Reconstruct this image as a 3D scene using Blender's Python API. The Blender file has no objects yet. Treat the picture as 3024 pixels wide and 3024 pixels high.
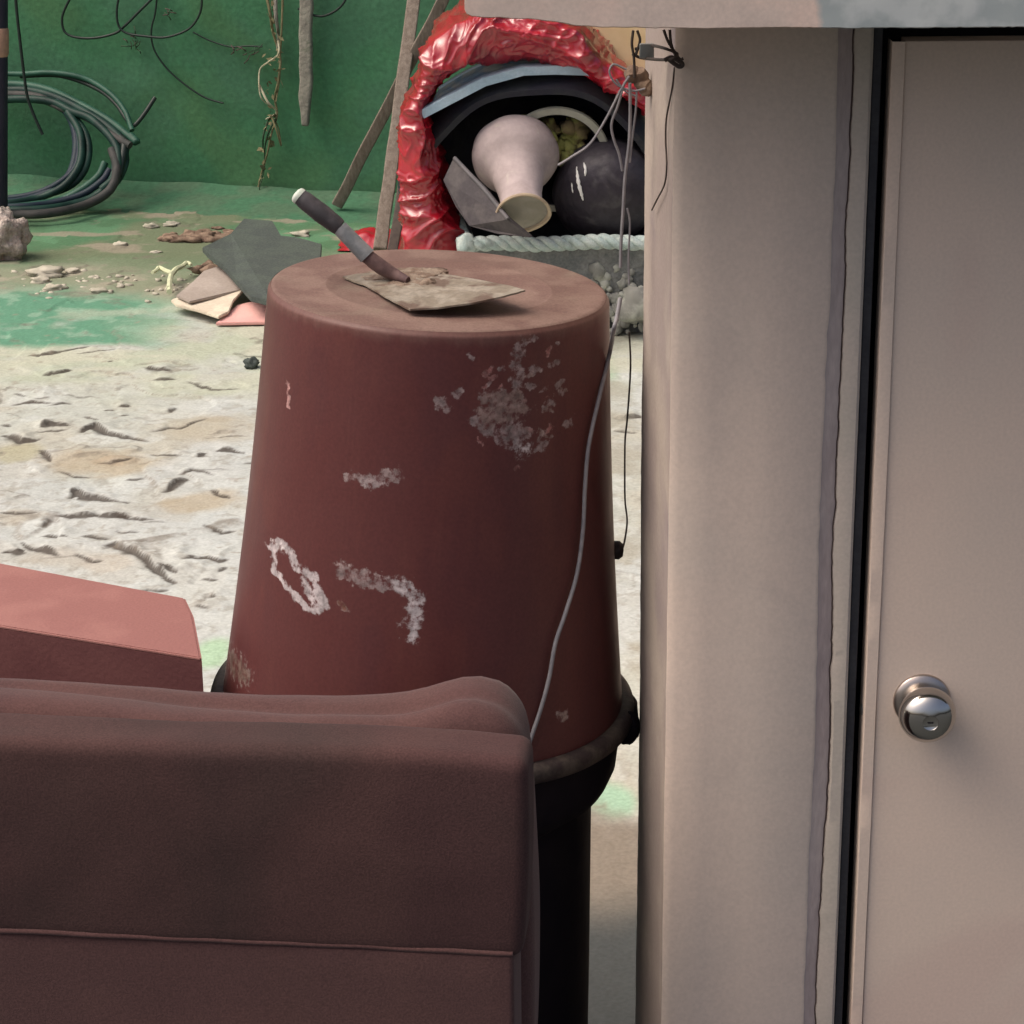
import bpy, bmesh, math, random
import numpy as np
from mathutils import Vector, Matrix, noise as mn
random.seed(7); rng = np.random.default_rng(7)
S = bpy.context.scene
COL = S.collection
PI = math.pi

# ------------------------------------------------------------------ camera
F = 7300.0                       # focal length in pixels of the 3024 px photograph
PITCH = math.radians(19.0); ROLL = 0.00746
CP = Vector((0, 0, 2.0))
fw = Vector((0, math.cos(PITCH), -math.sin(PITCH)))
u0 = Vector((0, math.sin(PITCH), math.cos(PITCH))); r0 = Vector((1, 0, 0))
rt = r0*math.cos(ROLL) - u0*math.sin(ROLL)
up = u0*math.cos(ROLL) + r0*math.sin(ROLL)
cd = bpy.data.cameras.new('camera'); cam = bpy.data.objects.new('camera', cd); COL.objects.link(cam)
cd.sensor_width = 36; cd.lens = 36*F/3024; cd.clip_start = 0.05; cd.clip_end = 500
m = Matrix.Identity(4)
for i in range(3):
    m[i][0] = rt[i]; m[i][1] = up[i]; m[i][2] = -fw[i]; m[i][3] = CP[i]
cam.matrix_world = m
S.camera = cam

# ------------------------------------------------------------------ world, sun, exposure
SUN_EL, SUN_AZ = math.radians(58), math.radians(-102)     # azimuth from +Y towards +X
w = bpy.data.worlds.new("World"); S.world = w; w.use_nodes = True
nt = w.node_tree; bg = nt.nodes['Background']
sky = nt.nodes.new('ShaderNodeTexSky'); sky.sky_type = 'NISHITA'; sky.sun_disc = False
sky.sun_elevation = SUN_EL; sky.sun_rotation = SUN_AZ
sky.air_density = 0.7; sky.dust_density = 9.0; sky.ozone_density = 0.3
nt.links.new(sky.outputs[0], bg.inputs[0]); bg.inputs[1].default_value = 0.15
sd = bpy.data.lights.new('sun', 'SUN'); sd.energy = 0.5; sd.angle = math.radians(40); sd.color = (1, .96, .9)
so = bpy.data.objects.new('sun', sd); COL.objects.link(so)
sdir = Vector((math.sin(SUN_AZ)*math.cos(SUN_EL), math.cos(SUN_AZ)*math.cos(SUN_EL), math.sin(SUN_EL)))
so.rotation_euler = sdir.to_track_quat('Z', 'Y').to_euler()
S.view_settings.view_transform = 'Standard'; S.view_settings.look = 'None'
S.view_settings.gamma = 1; S.view_settings.use_curve_mapping = False
S.view_settings.exposure = 0.40
S.render.resolution_x = S.render.resolution_y = 1024

# ------------------------------------------------------------------ geometry helpers
def ray(px, py):
    return fw + rt*((px-1512)/F) - up*((py-1512)/F)
def W(px, py, Y):
    d = ray(px, py); return CP + d*(Y/d.y)
def G(px, py, z=0.0):
    d = ray(px, py); return CP + d*((z-2.0)/d.z)
def plane_hit(px, py, p0, n):
    d = ray(px, py); return CP + d*((p0-CP).dot(n)/d.dot(n))
def tag(o, label=None, cat=None, group=None, kind=None):
    if label: o['label'] = label
    if cat: o['category'] = cat
    if group: o['group'] = group
    if kind: o['kind'] = kind
    return o
def empty(name, loc, label, cat, group=None):
    o = bpy.data.objects.new(name, None); COL.objects.link(o); o.location = loc
    o.empty_display_size = .05
    return tag(o, label, cat, group)
def mesh_obj(name, verts, faces, mat, parent=None, smooth=True, auto=None):
    me = bpy.data.meshes.new(name)
    me.from_pydata([tuple(v) for v in verts], [], faces)
    me.update()
    if smooth:
        me.polygons.foreach_set('use_smooth', [True]*len(me.polygons))
        if auto: me.set_sharp_from_angle(angle=math.radians(auto))
    if mat: me.materials.append(mat)
    o = bpy.data.objects.new(name, me); COL.objects.link(o)
    if parent is not None:
        o.parent = parent
        if parent.type == 'EMPTY' or True:
            # verts are given in world space: bring them to the parent's frame
            pm = world_of(parent).inverted()
            me.transform(pm)
    return o
def world_of(o):
    mm = o.matrix_basis.copy()
    return (world_of(o.parent) @ mm) if o.parent else mm
def fix_normals(o):
    bm = bmesh.new(); bm.from_mesh(o.data); bmesh.ops.recalc_face_normals(bm, faces=bm.faces); bm.to_mesh(o.data); bm.free()
    return o
def frame(axis):
    a = Vector(axis).normalized()
    t = Vector((0, 0, 1)) if abs(a.z) < .9 else Vector((1, 0, 0))
    x = t.cross(a).normalized(); y = a.cross(x).normalized()
    return x, y, a
def lathe(name, base, axis, prof, mat, parent=None, seg=64, disp=None, auto=40, closed=False):
    x, y, a = frame(axis); V = []; Fc = []
    n = len(prof)
    for i, (r, h) in enumerate(prof):
        for k in range(seg):
            t = 2*PI*k/seg
            rr, hh = r, h
            if disp: rr, hh = disp(r, h, t)
            V.append(Vector(base) + x*(rr*math.cos(t)) + y*(rr*math.sin(t)) + a*hh)
    for i in range(n-1):
        for k in range(seg):
            k2 = (k+1) % seg
            Fc.append((i*seg+k, i*seg+k2, (i+1)*seg+k2, (i+1)*seg+k))
    if prof[0][0] > 1e-6: Fc.append(tuple(range(seg))[::-1]) if not closed else None
    if prof[-1][0] > 1e-6: Fc.append(tuple((n-1)*seg+k for k in range(seg))) if not closed else None
    o = mesh_obj(name, V, Fc, mat, parent, auto=auto)
    bm = bmesh.new(); bm.from_mesh(o.data); bmesh.ops.remove_doubles(bm, verts=bm.verts, dist=1e-6)
    bmesh.ops.recalc_face_normals(bm, faces=bm.faces); bm.to_mesh(o.data); bm.free()
    return o
def catmull(P, n=8):
    P = [Vector(p) for p in P]
    if len(P) < 3: return [P[0].lerp(P[-1], i/n) for i in range(n+1)]
    Q = [P[0]*2-P[1]] + P + [P[-1]*2-P[-2]]; out = []
    for i in range(1, len(Q)-2):
        a, b, c, d = Q[i-1:i+3]
        for k in range(n):
            t = k/n
            out.append(.5*((2*b)+(c-a)*t+(2*a-5*b+4*c-d)*t*t+(3*b-a-3*c+d)*t**3))
    out.append(P[-1]); return out
def tube_geo(P, r, seg=8, rf=None, V=None, Fc=None):
    V = [] if V is None else V; Fc = [] if Fc is None else Fc
    b0 = len(V); n = len(P); prev = None
    for i, p in enumerate(P):
        t = (P[min(i+1, n-1)]-P[max(i-1, 0)])
        t = t.normalized() if t.length > 1e-9 else Vector((0, 0, 1))
        if prev is None: x, y, _ = frame(t)
        else:
            x = (prev - t*prev.dot(t)).normalized(); y = t.cross(x)
        prev = x
        rr = rf(i/(n-1)) if rf else r
        for k in range(seg):
            a = 2*PI*k/seg; V.append(p + x*(rr*math.cos(a)) + y*(rr*math.sin(a)))
    for i in range(n-1):
        for k in range(seg):
            k2 = (k+1) % seg
            Fc.append((b0+i*seg+k, b0+i*seg+k2, b0+(i+1)*seg+k2, b0+(i+1)*seg+k))
    Fc.append(tuple(b0+k for k in range(seg))[::-1]); Fc.append(tuple(b0+(n-1)*seg+k for k in range(seg)))
    return V, Fc
def tube(name, P, r, mat, parent=None, seg=8, n=8, rf=None, smooth_path=True):
    Q = catmull(P, n) if smooth_path else [Vector(p) for p in P]
    V, Fc = tube_geo(Q, r, seg, rf)
    return mesh_obj(name, V, Fc, mat, parent, auto=50)
def rbox_geo(c, ax, ay, az, hs, r, n, disp=None):
    """rounded box about c, unit axes ax ay az, half sizes hs, edge radius r, n subdivisions per axis"""
    V = []; Fc = []; idx = {}
    def ticks(h, k):
        e = [-h, -h+r*.3, -h+r*.65, -h+r]; e2 = [-v for v in e[::-1]]
        inner = [(-h+r) + (2*h-2*r)*i/k for i in range(1, k)]
        return e + inner + e2
    T = [ticks(hs[i], n[i]) for i in range(3)]
    def vid(p):
        key = tuple(round(v, 6) for v in p)
        if key not in idx:
            q = [max(-hs[i]+r, min(hs[i]-r, p[i])) for i in range(3)]
            d = Vector([p[i]-q[i] for i in range(3)])
            if d.length > 1e-9: d = d.normalized()*r
            l = Vector(q)+d
            if disp: l = disp(l)
            idx[key] = len(V); V.append(c + ax*l.x + ay*l.y + az*l.z)
        return idx[key]
    for a in range(3):
        b, d = (a+1) % 3, (a+2) % 3
        for s in (-1, 1):
            for i in range(len(T[b])-1):
                for j in range(len(T[d])-1):
                    q = []
                    for (ii, jj) in ((i, j), (i+1, j), (i+1, j+1), (i, j+1)):
                        p = [0, 0, 0]; p[a] = s*hs[a]; p[b] = T[b][ii]; p[d] = T[d][jj]; q.append(vid(p))
                    Fc.append(tuple(q) if s > 0 else tuple(q[::-1]))
    return V, Fc
XA, YA, ZA = Vector((1, 0, 0)), Vector((0, 1, 0)), Vector((0, 0, 1))
def rbox(name, c, hs, r, mat, parent=None, n=(2, 2, 2), rot=0.0, disp=None, axes=None):
    ax = Vector((math.cos(rot), math.sin(rot), 0)); ay = Vector((-math.sin(rot), math.cos(rot), 0)); az = ZA
    if axes: ax, ay, az = axes
    V, Fc = rbox_geo(Vector(c), ax, ay, az, hs, r, n, disp)
    return mesh_obj(name, V, Fc, mat, parent, auto=60)
def prism(name, pts, off, mat, parent=None, bevel=0.0, smooth=False):
    """closed polygon pts (world), extruded by vector off"""
    n = len(pts); V = [Vector(p) for p in pts] + [Vector(p)+Vector(off) for p in pts]
    Fc = [tuple(range(n)), tuple(range(2*n-1, n-1, -1))] + [(i, i+n, (i+1) % n+n, (i+1) % n) for i in range(n)]
    o = mesh_obj(name, V, Fc, mat, parent, smooth=smooth)
    bm = bmesh.new(); bm.from_mesh(o.data); bmesh.ops.recalc_face_normals(bm, faces=bm.faces)
    if bevel: bmesh.ops.bevel(bm, geom=bm.edges[:], offset=bevel, segments=2, affect='EDGES')
    bm.to_mesh(o.data); bm.free()
    return o

# numpy value noise
def vnoise(x, y, seed=0):
    xi = np.floor(x).astype(np.int64); yi = np.floor(y).astype(np.int64)
    fx = x-xi; fy = y-yi; fx = fx*fx*(3-2*fx); fy = fy*fy*(3-2*fy)
    def h(a, b):
        n = (a*374761393 + b*668265263 + seed*982451653) & 0x7fffffff
        n = ((n ^ (n >> 13))*1274126177) & 0x7fffffff
        n = n ^ (n >> 16)
        return (n & 0xffff)/65535.0
    return (h(xi, yi)*(1-fx)+h(xi+1, yi)*fx)*(1-fy) + (h(xi, yi+1)*(1-fx)+h(xi+1, yi+1)*fx)*fy
def fbm(x, y, o=4, seed=0, g=.5):
    s = 0; a = 1; t = 0
    for i in range(o):
        s = s + a*vnoise(x*2**i+17.3*i, y*2**i+5.1*i, seed+i); t += a; a *= g
    return s/t
def sstep(a, b, x):
    t = np.clip((x-a)/(b-a), 0, 1); return t*t*(3-2*t)

# ------------------------------------------------------------------ materials
def mat(name, c1, c2=None, rough=.7, scale=8, detail=5, spec=.4, metal=0, bump=0, bscale=40, bdist=.004,
        lo=.4, hi=.6, stretch=None, coat=0, c3=None, s3=3, lo3=.55, hi3=.7, attr=None, sheen=0, rvar=0, gscale=None, gamt=.0):
    m = bpy.data.materials.new(name); m.use_nodes = True; n = m.node_tree; L = n.links
    b = n.nodes['Principled BSDF']; b.inputs['Roughness'].default_value = rough
    b.inputs['Metallic'].default_value = metal; b.inputs['Specular IOR Level'].default_value = spec
    b.inputs['Coat Weight'].default_value = coat
    if coat: b.inputs['Coat Roughness'].default_value = .08
    if sheen: b.inputs['Sheen Weight'].default_value = sheen; b.inputs['Sheen Roughness'].default_value = .5
    tc = n.nodes.new('ShaderNodeNewGeometry'); src = tc.outputs['Position']
    if stretch:
        mp = n.nodes.new('ShaderNodeMapping'); mp.inputs['Scale'].default_value = stretch
        L.new(src, mp.inputs[0]); src = mp.outputs[0]
    def noi(s, d, w=0.0):
        t = n.nodes.new('ShaderNodeTexNoise'); t.inputs['Scale'].default_value = s; t.inputs['Detail'].default_value = d
        t.inputs['Distortion'].default_value = w
        L.new(src, t.inputs['Vector']); return t.outputs['Fac']
    def mix(f, a, c):
        x = n.nodes.new('ShaderNodeMix'); x.data_type = 'RGBA'
        L.new(f, x.inputs[0])
        if isinstance(a, (tuple, list)): x.inputs[6].default_value = (*a, 1)
        else: L.new(a, x.inputs[6])
        if isinstance(c, (tuple, list)): x.inputs[7].default_value = (*c, 1)
        else: L.new(c, x.inputs[7])
        return x.outputs[2]
    def ramp(f, a, c):
        r = n.nodes.new('ShaderNodeMapRange'); r.interpolation_type = 'SMOOTHSTEP'
        r.inputs[1].default_value = a; r.inputs[2].default_value = c; L.new(f, r.inputs[0]); return r.outputs[0]
    if attr:
        at = n.nodes.new('ShaderNodeAttribute'); at.attribute_name = attr; base = at.outputs['Color']
    else: base = c1
    if c2 is not None: base = mix(ramp(noi(scale, detail), lo, hi), base, c2)
    if c3 is not None: base = mix(ramp(noi(s3, 6, .6), lo3, hi3), base, c3)
    if gamt:
        g = n.nodes.new('ShaderNodeMapRange'); L.new(noi(gscale or 300, 3), g.inputs[0])
        g.inputs[1].default_value = .3; g.inputs[2].default_value = .7
        g.inputs[3].default_value = 1-gamt; g.inputs[4].default_value = 1+gamt
        mm = n.nodes.new('ShaderNodeVectorMath'); mm.operation = 'SCALE'
        if isinstance(base, (tuple, list)): mm.inputs[0].default_value = base
        else: L.new(base, mm.inputs[0])
        L.new(g.outputs[0], mm.inputs['Scale']); base = mm.outputs[0]
    if isinstance(base, (tuple, list)): b.inputs['Base Color'].default_value = (*base, 1)
    else: L.new(base, b.inputs['Base Color'])
    if rvar:
        r = n.nodes.new('ShaderNodeMapRange'); L.new(noi(12, 5), r.inputs[0]); r.inputs[1].default_value = .3; r.inputs[2].default_value = .7
        r.inputs[3].default_value = max(.02, rough-rvar); r.inputs[4].default_value = rough+rvar; L.new(r.outputs[0], b.inputs['Roughness'])
    if bump:
        bp = n.nodes.new('ShaderNodeBump'); bp.inputs['Strength'].default_value = bump; bp.inputs['Distance'].default_value = bdist
        L.new(noi(bscale, 6), bp.inputs['Height']); L.new(bp.outputs[0], b.inputs['Normal'])
    return m

M = {}
M['ground'] = mat('ground_mat', (1, 1, 1), rough=.85, attr='Col', gscale=120, gamt=.12, bump=.45, bscale=60, bdist=.004, spec=.2)
M['wall'] = mat('green_paint', (.044, .155, .074), (.048, .145, .078), rough=.75, scale=3.0, bump=.3, bscale=35, bdist=.008,
                c3=(.056, .155, .068), s3=1.4, lo3=.5, hi3=.66, gscale=60, gamt=.14, spec=.3)
M['skirt'] = mat('green_skirting_paint', (.050, .140, .076), (.066, .13, .076), rough=.8, scale=7, bump=.5, bscale=30, bdist=.01, gscale=50, gamt=.15, spec=.3)
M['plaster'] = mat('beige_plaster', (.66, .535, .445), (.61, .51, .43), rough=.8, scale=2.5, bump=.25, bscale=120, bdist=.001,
                   c3=(.59, .485, .41), s3=5, gscale=220, gamt=.05, spec=.3)
M['plaster_band'] = mat('patched_plaster', (.37, .30, .285), (.44, .37, .345), rough=.9, scale=9, bump=.5, bscale=60, bdist=.004, gscale=200, gamt=.08, spec=.2, stretch=(1, 1, .3))
M['plaster_side'] = mat('darker_side_plaster', (.32, .265, .24), (.40, .34, .29), rough=.85, scale=6, bump=.35, bscale=90, bdist=.002, c3=(.29, .24, .235), s3=4, gscale=220, gamt=.06, spec=.2)  # side plaster in a darker tone than the front face
M['crack'] = mat('crack_dirt', (.13, .095, .085), (.18, .135, .12), rough=.95, scale=30)
M['jamb'] = mat('jamb_paint', (.50, .43, .37), (.46, .41, .35), rough=.75, scale=6, bump=.3, bscale=70, bdist=.002, gscale=220, gamt=.06, spec=.3)
M['door'] = mat('door_paint', (.69, .55, .45), (.65, .53, .44), rough=.6, scale=3, bump=.22, bscale=140, bdist=.0012, c3=(.63, .49, .41), s3=3, gscale=260, gamt=.045, spec=.35)
M['beam'] = mat('beam_plaster', (.72, .56, .47), (.65, .53, .45), rough=.85, scale=14, bump=.25, bscale=70, bdist=.002, gscale=260, gamt=.06, spec=.25)
M['cement'] = mat('grey_cement_patch', (.44, .46, .45), (.52, .54, .52), rough=.9, scale=12, bump=.6, bscale=80, bdist=.004, gscale=200, gamt=.08, spec=.2)
def cement_zone(m, xb):
    n = m.node_tree; L = n.links; b = n.nodes['Principled BSDF']; cur = b.inputs['Base Color'].links[0].from_socket
    g = n.nodes.new('ShaderNodeNewGeometry'); sp = n.nodes.new('ShaderNodeSeparateXYZ'); L.new(g.outputs[0], sp.inputs[0])
    t = n.nodes.new('ShaderNodeTexNoise'); t.inputs['Scale'].default_value = 22; t.inputs['Detail'].default_value = 7; L.new(g.outputs[0], t.inputs[0])
    a = n.nodes.new('ShaderNodeMath'); a.operation = 'MULTIPLY_ADD'; L.new(t.outputs[0], a.inputs[0]); a.inputs[1].default_value = .06; L.new(sp.outputs[0], a.inputs[2])
    r = n.nodes.new('ShaderNodeMapRange'); r.inputs[1].default_value = xb+.024; r.inputs[2].default_value = xb+.036; L.new(a.outputs[0], r.inputs[0])
    t2 = n.nodes.new('ShaderNodeTexNoise'); t2.inputs['Scale'].default_value = 35; t2.inputs['Detail'].default_value = 7; L.new(g.outputs[0], t2.inputs[0])
    c = n.nodes.new('ShaderNodeMapRange'); c.inputs[1].default_value = .4; c.inputs[2].default_value = .6; L.new(t2.outputs[0], c.inputs[0])
    x0 = n.nodes.new('ShaderNodeMix'); x0.data_type = 'RGBA'; L.new(c.outputs[0], x0.inputs[0]); x0.inputs[6].default_value = (.38, .42, .41, 1); x0.inputs[7].default_value = (.52, .55, .53, 1)
    x = n.nodes.new('ShaderNodeMix'); x.data_type = 'RGBA'; L.new(r.outputs[0], x.inputs[0]); L.new(cur, x.inputs[6]); L.new(x0.outputs[2], x.inputs[7]); L.new(x.outputs[2], b.inputs['Base Color'])
cement_zone(M['beam'], W(2432, 50, 2.36).x)
M['black'] = mat('dark_void', (.008, .007, .010), rough=.8, spec=.2)
M['frame'] = mat('dark_frame', (.022, .022, .027), (.03, .03, .034), rough=.6, scale=20, gscale=200, gamt=.2)
M['rosette'] = mat('tarnished_rosette', (.52, .45, .40), (.46, .40, .36), rough=.32, metal=1, scale=30)
M['chrome'] = mat('polished_steel', (.50, .475, .44), rough=.13, metal=1, rvar=.03)
M['latch'] = mat('dull_steel', (.3, .31, .3), rough=.4, metal=.8)
M['bin'] = mat('brown_plastic', (1, 1, 1), rough=.5, attr='Col', gscale=260, gamt=.1, bump=.12, bscale=200, bdist=.001, spec=.35, rvar=.06)
def add_marks(m, sc=120, k0=.34, k1=.95):
    n = m.node_tree; L = n.links; b = n.nodes['Principled BSDF']; cur = b.inputs['Base Color'].links[0].from_socket
    g = n.nodes.new('ShaderNodeNewGeometry')
    def noi(s, d):
        t = n.nodes.new('ShaderNodeTexNoise'); t.inputs['Scale'].default_value = s; t.inputs['Detail'].default_value = d; t.inputs['Roughness'].default_value = .65; L.new(g.outputs[0], t.inputs['Vector']); return t.outputs['Fac']
    am = n.nodes.new('ShaderNodeAttribute'); am.attribute_name = 'Amount'; mc = n.nodes.new('ShaderNodeAttribute'); mc.attribute_name = 'Mark'
    a = n.nodes.new('ShaderNodeMath'); a.operation = 'MULTIPLY_ADD'; L.new(noi(sc, 9), a.inputs[0]); a.inputs[1].default_value = 3.0; a.inputs[2].default_value = -1.5
    s_ = n.nodes.new('ShaderNodeMath'); s_.operation = 'ADD'; L.new(a.outputs[0], s_.inputs[0]); L.new(am.outputs['Fac'], s_.inputs[1])
    r = n.nodes.new('ShaderNodeMapRange'); r.interpolation_type = 'SMOOTHSTEP'; r.inputs[1].default_value = k0; r.inputs[2].default_value = k1; L.new(s_.outputs[0], r.inputs[0])
    gate = n.nodes.new('ShaderNodeMath'); gate.operation = 'MULTIPLY'; L.new(r.outputs[0], gate.inputs[0])
    g2 = n.nodes.new('ShaderNodeMapRange'); g2.inputs[1].default_value = .02; g2.inputs[2].default_value = .3; L.new(am.outputs['Fac'], g2.inputs[0]); L.new(g2.outputs[0], gate.inputs[1])
    v = n.nodes.new('ShaderNodeVectorMath'); v.operation = 'SCALE'; L.new(mc.outputs['Color'], v.inputs[0])
    vr = n.nodes.new('ShaderNodeMapRange'); L.new(noi(95, 6), vr.inputs[0]); vr.inputs[1].default_value = .35; vr.inputs[2].default_value = .65; vr.inputs[3].default_value = .55; vr.inputs[4].default_value = 1.35; L.new(vr.outputs[0], v.inputs['Scale'])
    x = n.nodes.new('ShaderNodeMix'); x.data_type = 'RGBA'; L.new(gate.outputs[0], x.inputs[0]); L.new(cur, x.inputs[6]); L.new(v.outputs[0], x.inputs[7]); L.new(x.outputs[2], b.inputs['Base Color'])
add_marks(M['bin'])
M['bin_top'] = mat('dusty_brown_plastic', (.145, .088, .074), (.19, .125, .103), rough=.85, scale=16, gscale=320, gamt=.14, bump=.4, bscale=260, bdist=.0015,
                   c3=(.19, .14, .11), s3=8, spec=.25)
M['bin_rim'] = mat('bin_rim_dirty', (.03, .020, .020), (.065, .052, .042), rough=.7, scale=25, gscale=200, gamt=.15, bump=.4, bscale=90, bdist=.003)
M['black_plastic'] = mat('black_plastic', (.010, .008, .012), (.014, .011, .014), rough=.85, spec=.12, scale=10, bump=.2, bscale=60, bdist=.003)
M['fabric'] = mat('brown_fabric', (.078, .040, .038), (.090, .046, .042), rough=.95, scale=5, sheen=.12, bump=.35, bscale=420, bdist=.0015, gscale=420, gamt=.2,
                  c3=(.066, .038, .036), s3=2.5, lo3=.45, hi3=.65, spec=.1)
M['fabric_dark'] = mat('brown_fabric_back', (.064, .033, .032), (.074, .039, .036), rough=.95, scale=4, sheen=.05, bump=.35, bscale=420, bdist=.0015, gscale=420, gamt=.2,
                       c3=(.046, .029, .027), s3=2.2, lo3=.45, hi3=.65, spec=.1)
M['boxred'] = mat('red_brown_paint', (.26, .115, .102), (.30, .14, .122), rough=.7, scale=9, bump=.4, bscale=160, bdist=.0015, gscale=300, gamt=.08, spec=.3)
M['boxside'] = mat('shaded_red_side', (.11, .04, .04), (.13, .05, .048), rough=.65, scale=9, bump=.4, bscale=160, bdist=.0015, gscale=300, gamt=.08, spec=.3)  # box red darkened: shade of the sides put into the colour
M['steel_dull'] = mat('worn_trowel_steel', (.30, .265, .215), (.23, .195, .15), rough=.7, scale=40, bump=.6, bscale=120, bdist=.002, c3=(.15, .105, .08), s3=22, lo3=.47, hi3=.6, metal=.35, gscale=150, gamt=.15)
M['mortar'] = mat('dried_mortar', (.14, .095, .07), (.24, .19, .145), rough=.95, scale=45, bump=.8, bscale=150, bdist=.004, gscale=200, gamt=.2)
M['grip'] = mat('grey_grip', (.035, .033, .037), (.06, .055, .06), rough=.6, scale=60, bump=.3, bscale=120, bdist=.001)
M['ferrule'] = mat('grey_ferrule', (.15, .165, .175), (.21, .22, .23), rough=.55, scale=50, gscale=200, gamt=.1)
M['cap'] = mat('pale_grip_end', (.45, .52, .45), (.6, .6, .55), rough=.8, scale=80)
M['tang'] = mat('brown_tang', (.085, .05, .05), (.13, .08, .075), rough=.8, scale=60, bump=.5, bscale=100, bdist=.002)
M['wire'] = mat('grey_wire', (.19, .185, .20), (.24, .23, .24), rough=.5, scale=60)
M['wire_dark'] = mat('brown_wire', (.07, .05, .04), (.05, .04, .035), rough=.7, scale=60)
M['hose'] = mat('dark_green_hose', (.007, .026, .022), (.012, .045, .034), rough=.5, scale=14, spec=.25)
M['hose_green'] = mat('green_hose', (.013, .065, .042), (.022, .09, .058), rough=.55, scale=14)
M['hose_grey'] = mat('dusty_grey_hose', (.055, .052, .05), (.035, .038, .036), rough=.7, scale=20)
M['hose_blue'] = mat('dark_blue_hose', (.006, .014, .030), (.006, .022, .032), rough=.6, scale=20)
M['cable'] = mat('black_cable', (.007, .016, .013), (.01, .02, .016), rough=.5, scale=30)
M['post'] = mat('navy_post', (.012, .012, .028), (.018, .018, .035), rough=.6, scale=20)
M['tan'] = mat('tan_tape', (.40, .24, .17), (.33, .2, .15), rough=.7, scale=30)
M['rock'] = mat('pale_rubble', (.30, .25, .22), (.42, .37, .33), rough=.95, scale=28, bump=1, bscale=70, bdist=.01, c3=(.14, .10, .09), s3=22, gscale=120, gamt=.2)
M['wood_grey'] = mat('weathered_wood', (.20, .165, .135), (.155, .125, .10), rough=.9, scale=20, bump=.5, bscale=60, bdist=.004, stretch=(3, 3, .5), gscale=80, gamt=.2)
M['wood_dark'] = mat('dark_wood', (.06, .045, .04), (.08, .06, .05), rough=.9, scale=20, stretch=(3, 3, .5))
M['stake'] = mat('grey_bark', (.25, .24, .20), (.20, .19, .16), rough=.95, scale=25, bump=.7, bscale=60, bdist=.006, c3=(.10, .12, .08), s3=14)
M['vine'] = mat('dry_vine', (.19, .17, .09), (.13, .12, .06), rough=.9, scale=30)
M['vine_pale'] = mat('pale_root', (.48, .46, .33), (.36, .33, .22), rough=.9, scale=30)
M['leafdark'] = mat('dark_leaves', (.02, .05, .025), (.04, .06, .03), rough=.8, scale=30)
M['slate'] = mat('dark_grey_slab', (.065, .078, .072), (.075, .092, .08), rough=.9, scale=12, bump=.6, bscale=90, bdist=.003, gscale=150, gamt=.2, spec=.2)
M['card'] = mat('grey_beige_board', (.36, .31, .27), (.30, .255, .22), rough=.9, scale=9, gscale=120, gamt=.1, bump=.3, bscale=50, bdist=.003)
M['cream'] = mat('cream_paint_edge', (.62, .56, .44), (.54, .47, .37), rough=.85, scale=14, gscale=120, gamt=.08)
M['pink'] = mat('pink_board', (.72, .40, .36), (.66, .36, .33), rough=.8, scale=8, gscale=120, gamt=.05)
M['bone'] = mat('pale_root_dry', (.55, .58, .38), (.48, .50, .34), rough=.9, scale=30)
M['red'] = mat('red_plastic_wrap', (.38, .007, .020), (.28, .005, .014), rough=.32, scale=6, spec=.5, coat=.8, bump=.45, bscale=26, bdist=.008, c3=(.20, .003, .011), s3=5, lo3=.5, hi3=.7)
M['blue'] = mat('pale_blue_metal', (.35, .46, .54), (.28, .39, .47), rough=.5, scale=14, gscale=120, gamt=.08)
M['blue_dirty'] = mat('dirty_blue_metal', (.13, .20, .26), (.25, .27, .25), rough=.6, scale=16, stretch=(1, 3, 1))
M['navy'] = mat('black_rubber', (.010, .010, .020), (.018, .02, .024), rough=.7, scale=12, bump=.5, bscale=30, bdist=.01)
M['ringrim'] = mat('grey_beige_rim', (.30, .30, .25), (.35, .35, .29), rough=.8, scale=20)
M['moss'] = mat('mossy_litter', (.13, .10, .05), (.25, .26, .08), rough=.95, scale=18, c3=(.05, .02, .02), s3=14, lo3=.5, hi3=.6)
M['vase'] = mat('white_chalky_ceramic', (.42, .35, .345), (.35, .29, .285), rough=.8, scale=9, bump=.3, bscale=30, bdist=.004, c3=(.42, .37, .34), s3=16, lo3=.6, hi3=.72, gscale=80, gamt=.06)
M['vase_rim'] = mat('worn_vase_rim', (.45, .36, .25), (.36, .28, .2), rough=.8, scale=20)
M['vase_in'] = mat('vase_filling', (.30, .28, .235), (.25, .235, .19), rough=.9, scale=16, bump=.6, bscale=50, bdist=.006)
M['board'] = mat('dark_grey_board', (.045, .038, .042), (.075, .065, .065), rough=.7, scale=14, gscale=100, gamt=.15)
M['board_edge'] = mat('grey_board_edge', (.10, .095, .10), (.13, .12, .125), rough=.7, scale=20)
M['pot'] = mat('dark_glazed_pot', (.032, .028, .036), (.022, .018, .026), rough=.5, scale=8, bump=.5, bscale=22, bdist=.012, c3=(.055, .05, .056), s3=9, gscale=60, gamt=.2, spec=.3)
M['white_fleck'] = mat('white_scrape', (.7, .7, .68), rough=.6)
M['rope'] = mat('pale_blue_rope', (.42, .52, .50), (.52, .59, .56), rough=.85, scale=40, bump=.5, bscale=160, bdist=.003, c3=(.30, .36, .34), s3=20, gscale=200, gamt=.12)
M['trough'] = mat('grey_concrete', (.15, .16, .16), (.20, .205, .20), rough=.95, scale=16, bump=.8, bscale=60, bdist=.01, c3=(.09, .10, .10), s3=9, gscale=120, gamt=.2)
M['pebble'] = mat('pale_pebbles', (.42, .43, .38), (.22, .22, .20), rough=.9, scale=18)
M['yellow'] = mat('yellow_board', (.72, .57, .31), (.78, .63, .37), rough=.8, scale=9)
M['rust'] = mat('rusty_junk', (.13, .085, .06), (.24, .17, .12), rough=.9, scale=40, bump=.6, bscale=90, bdist=.005)
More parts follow.
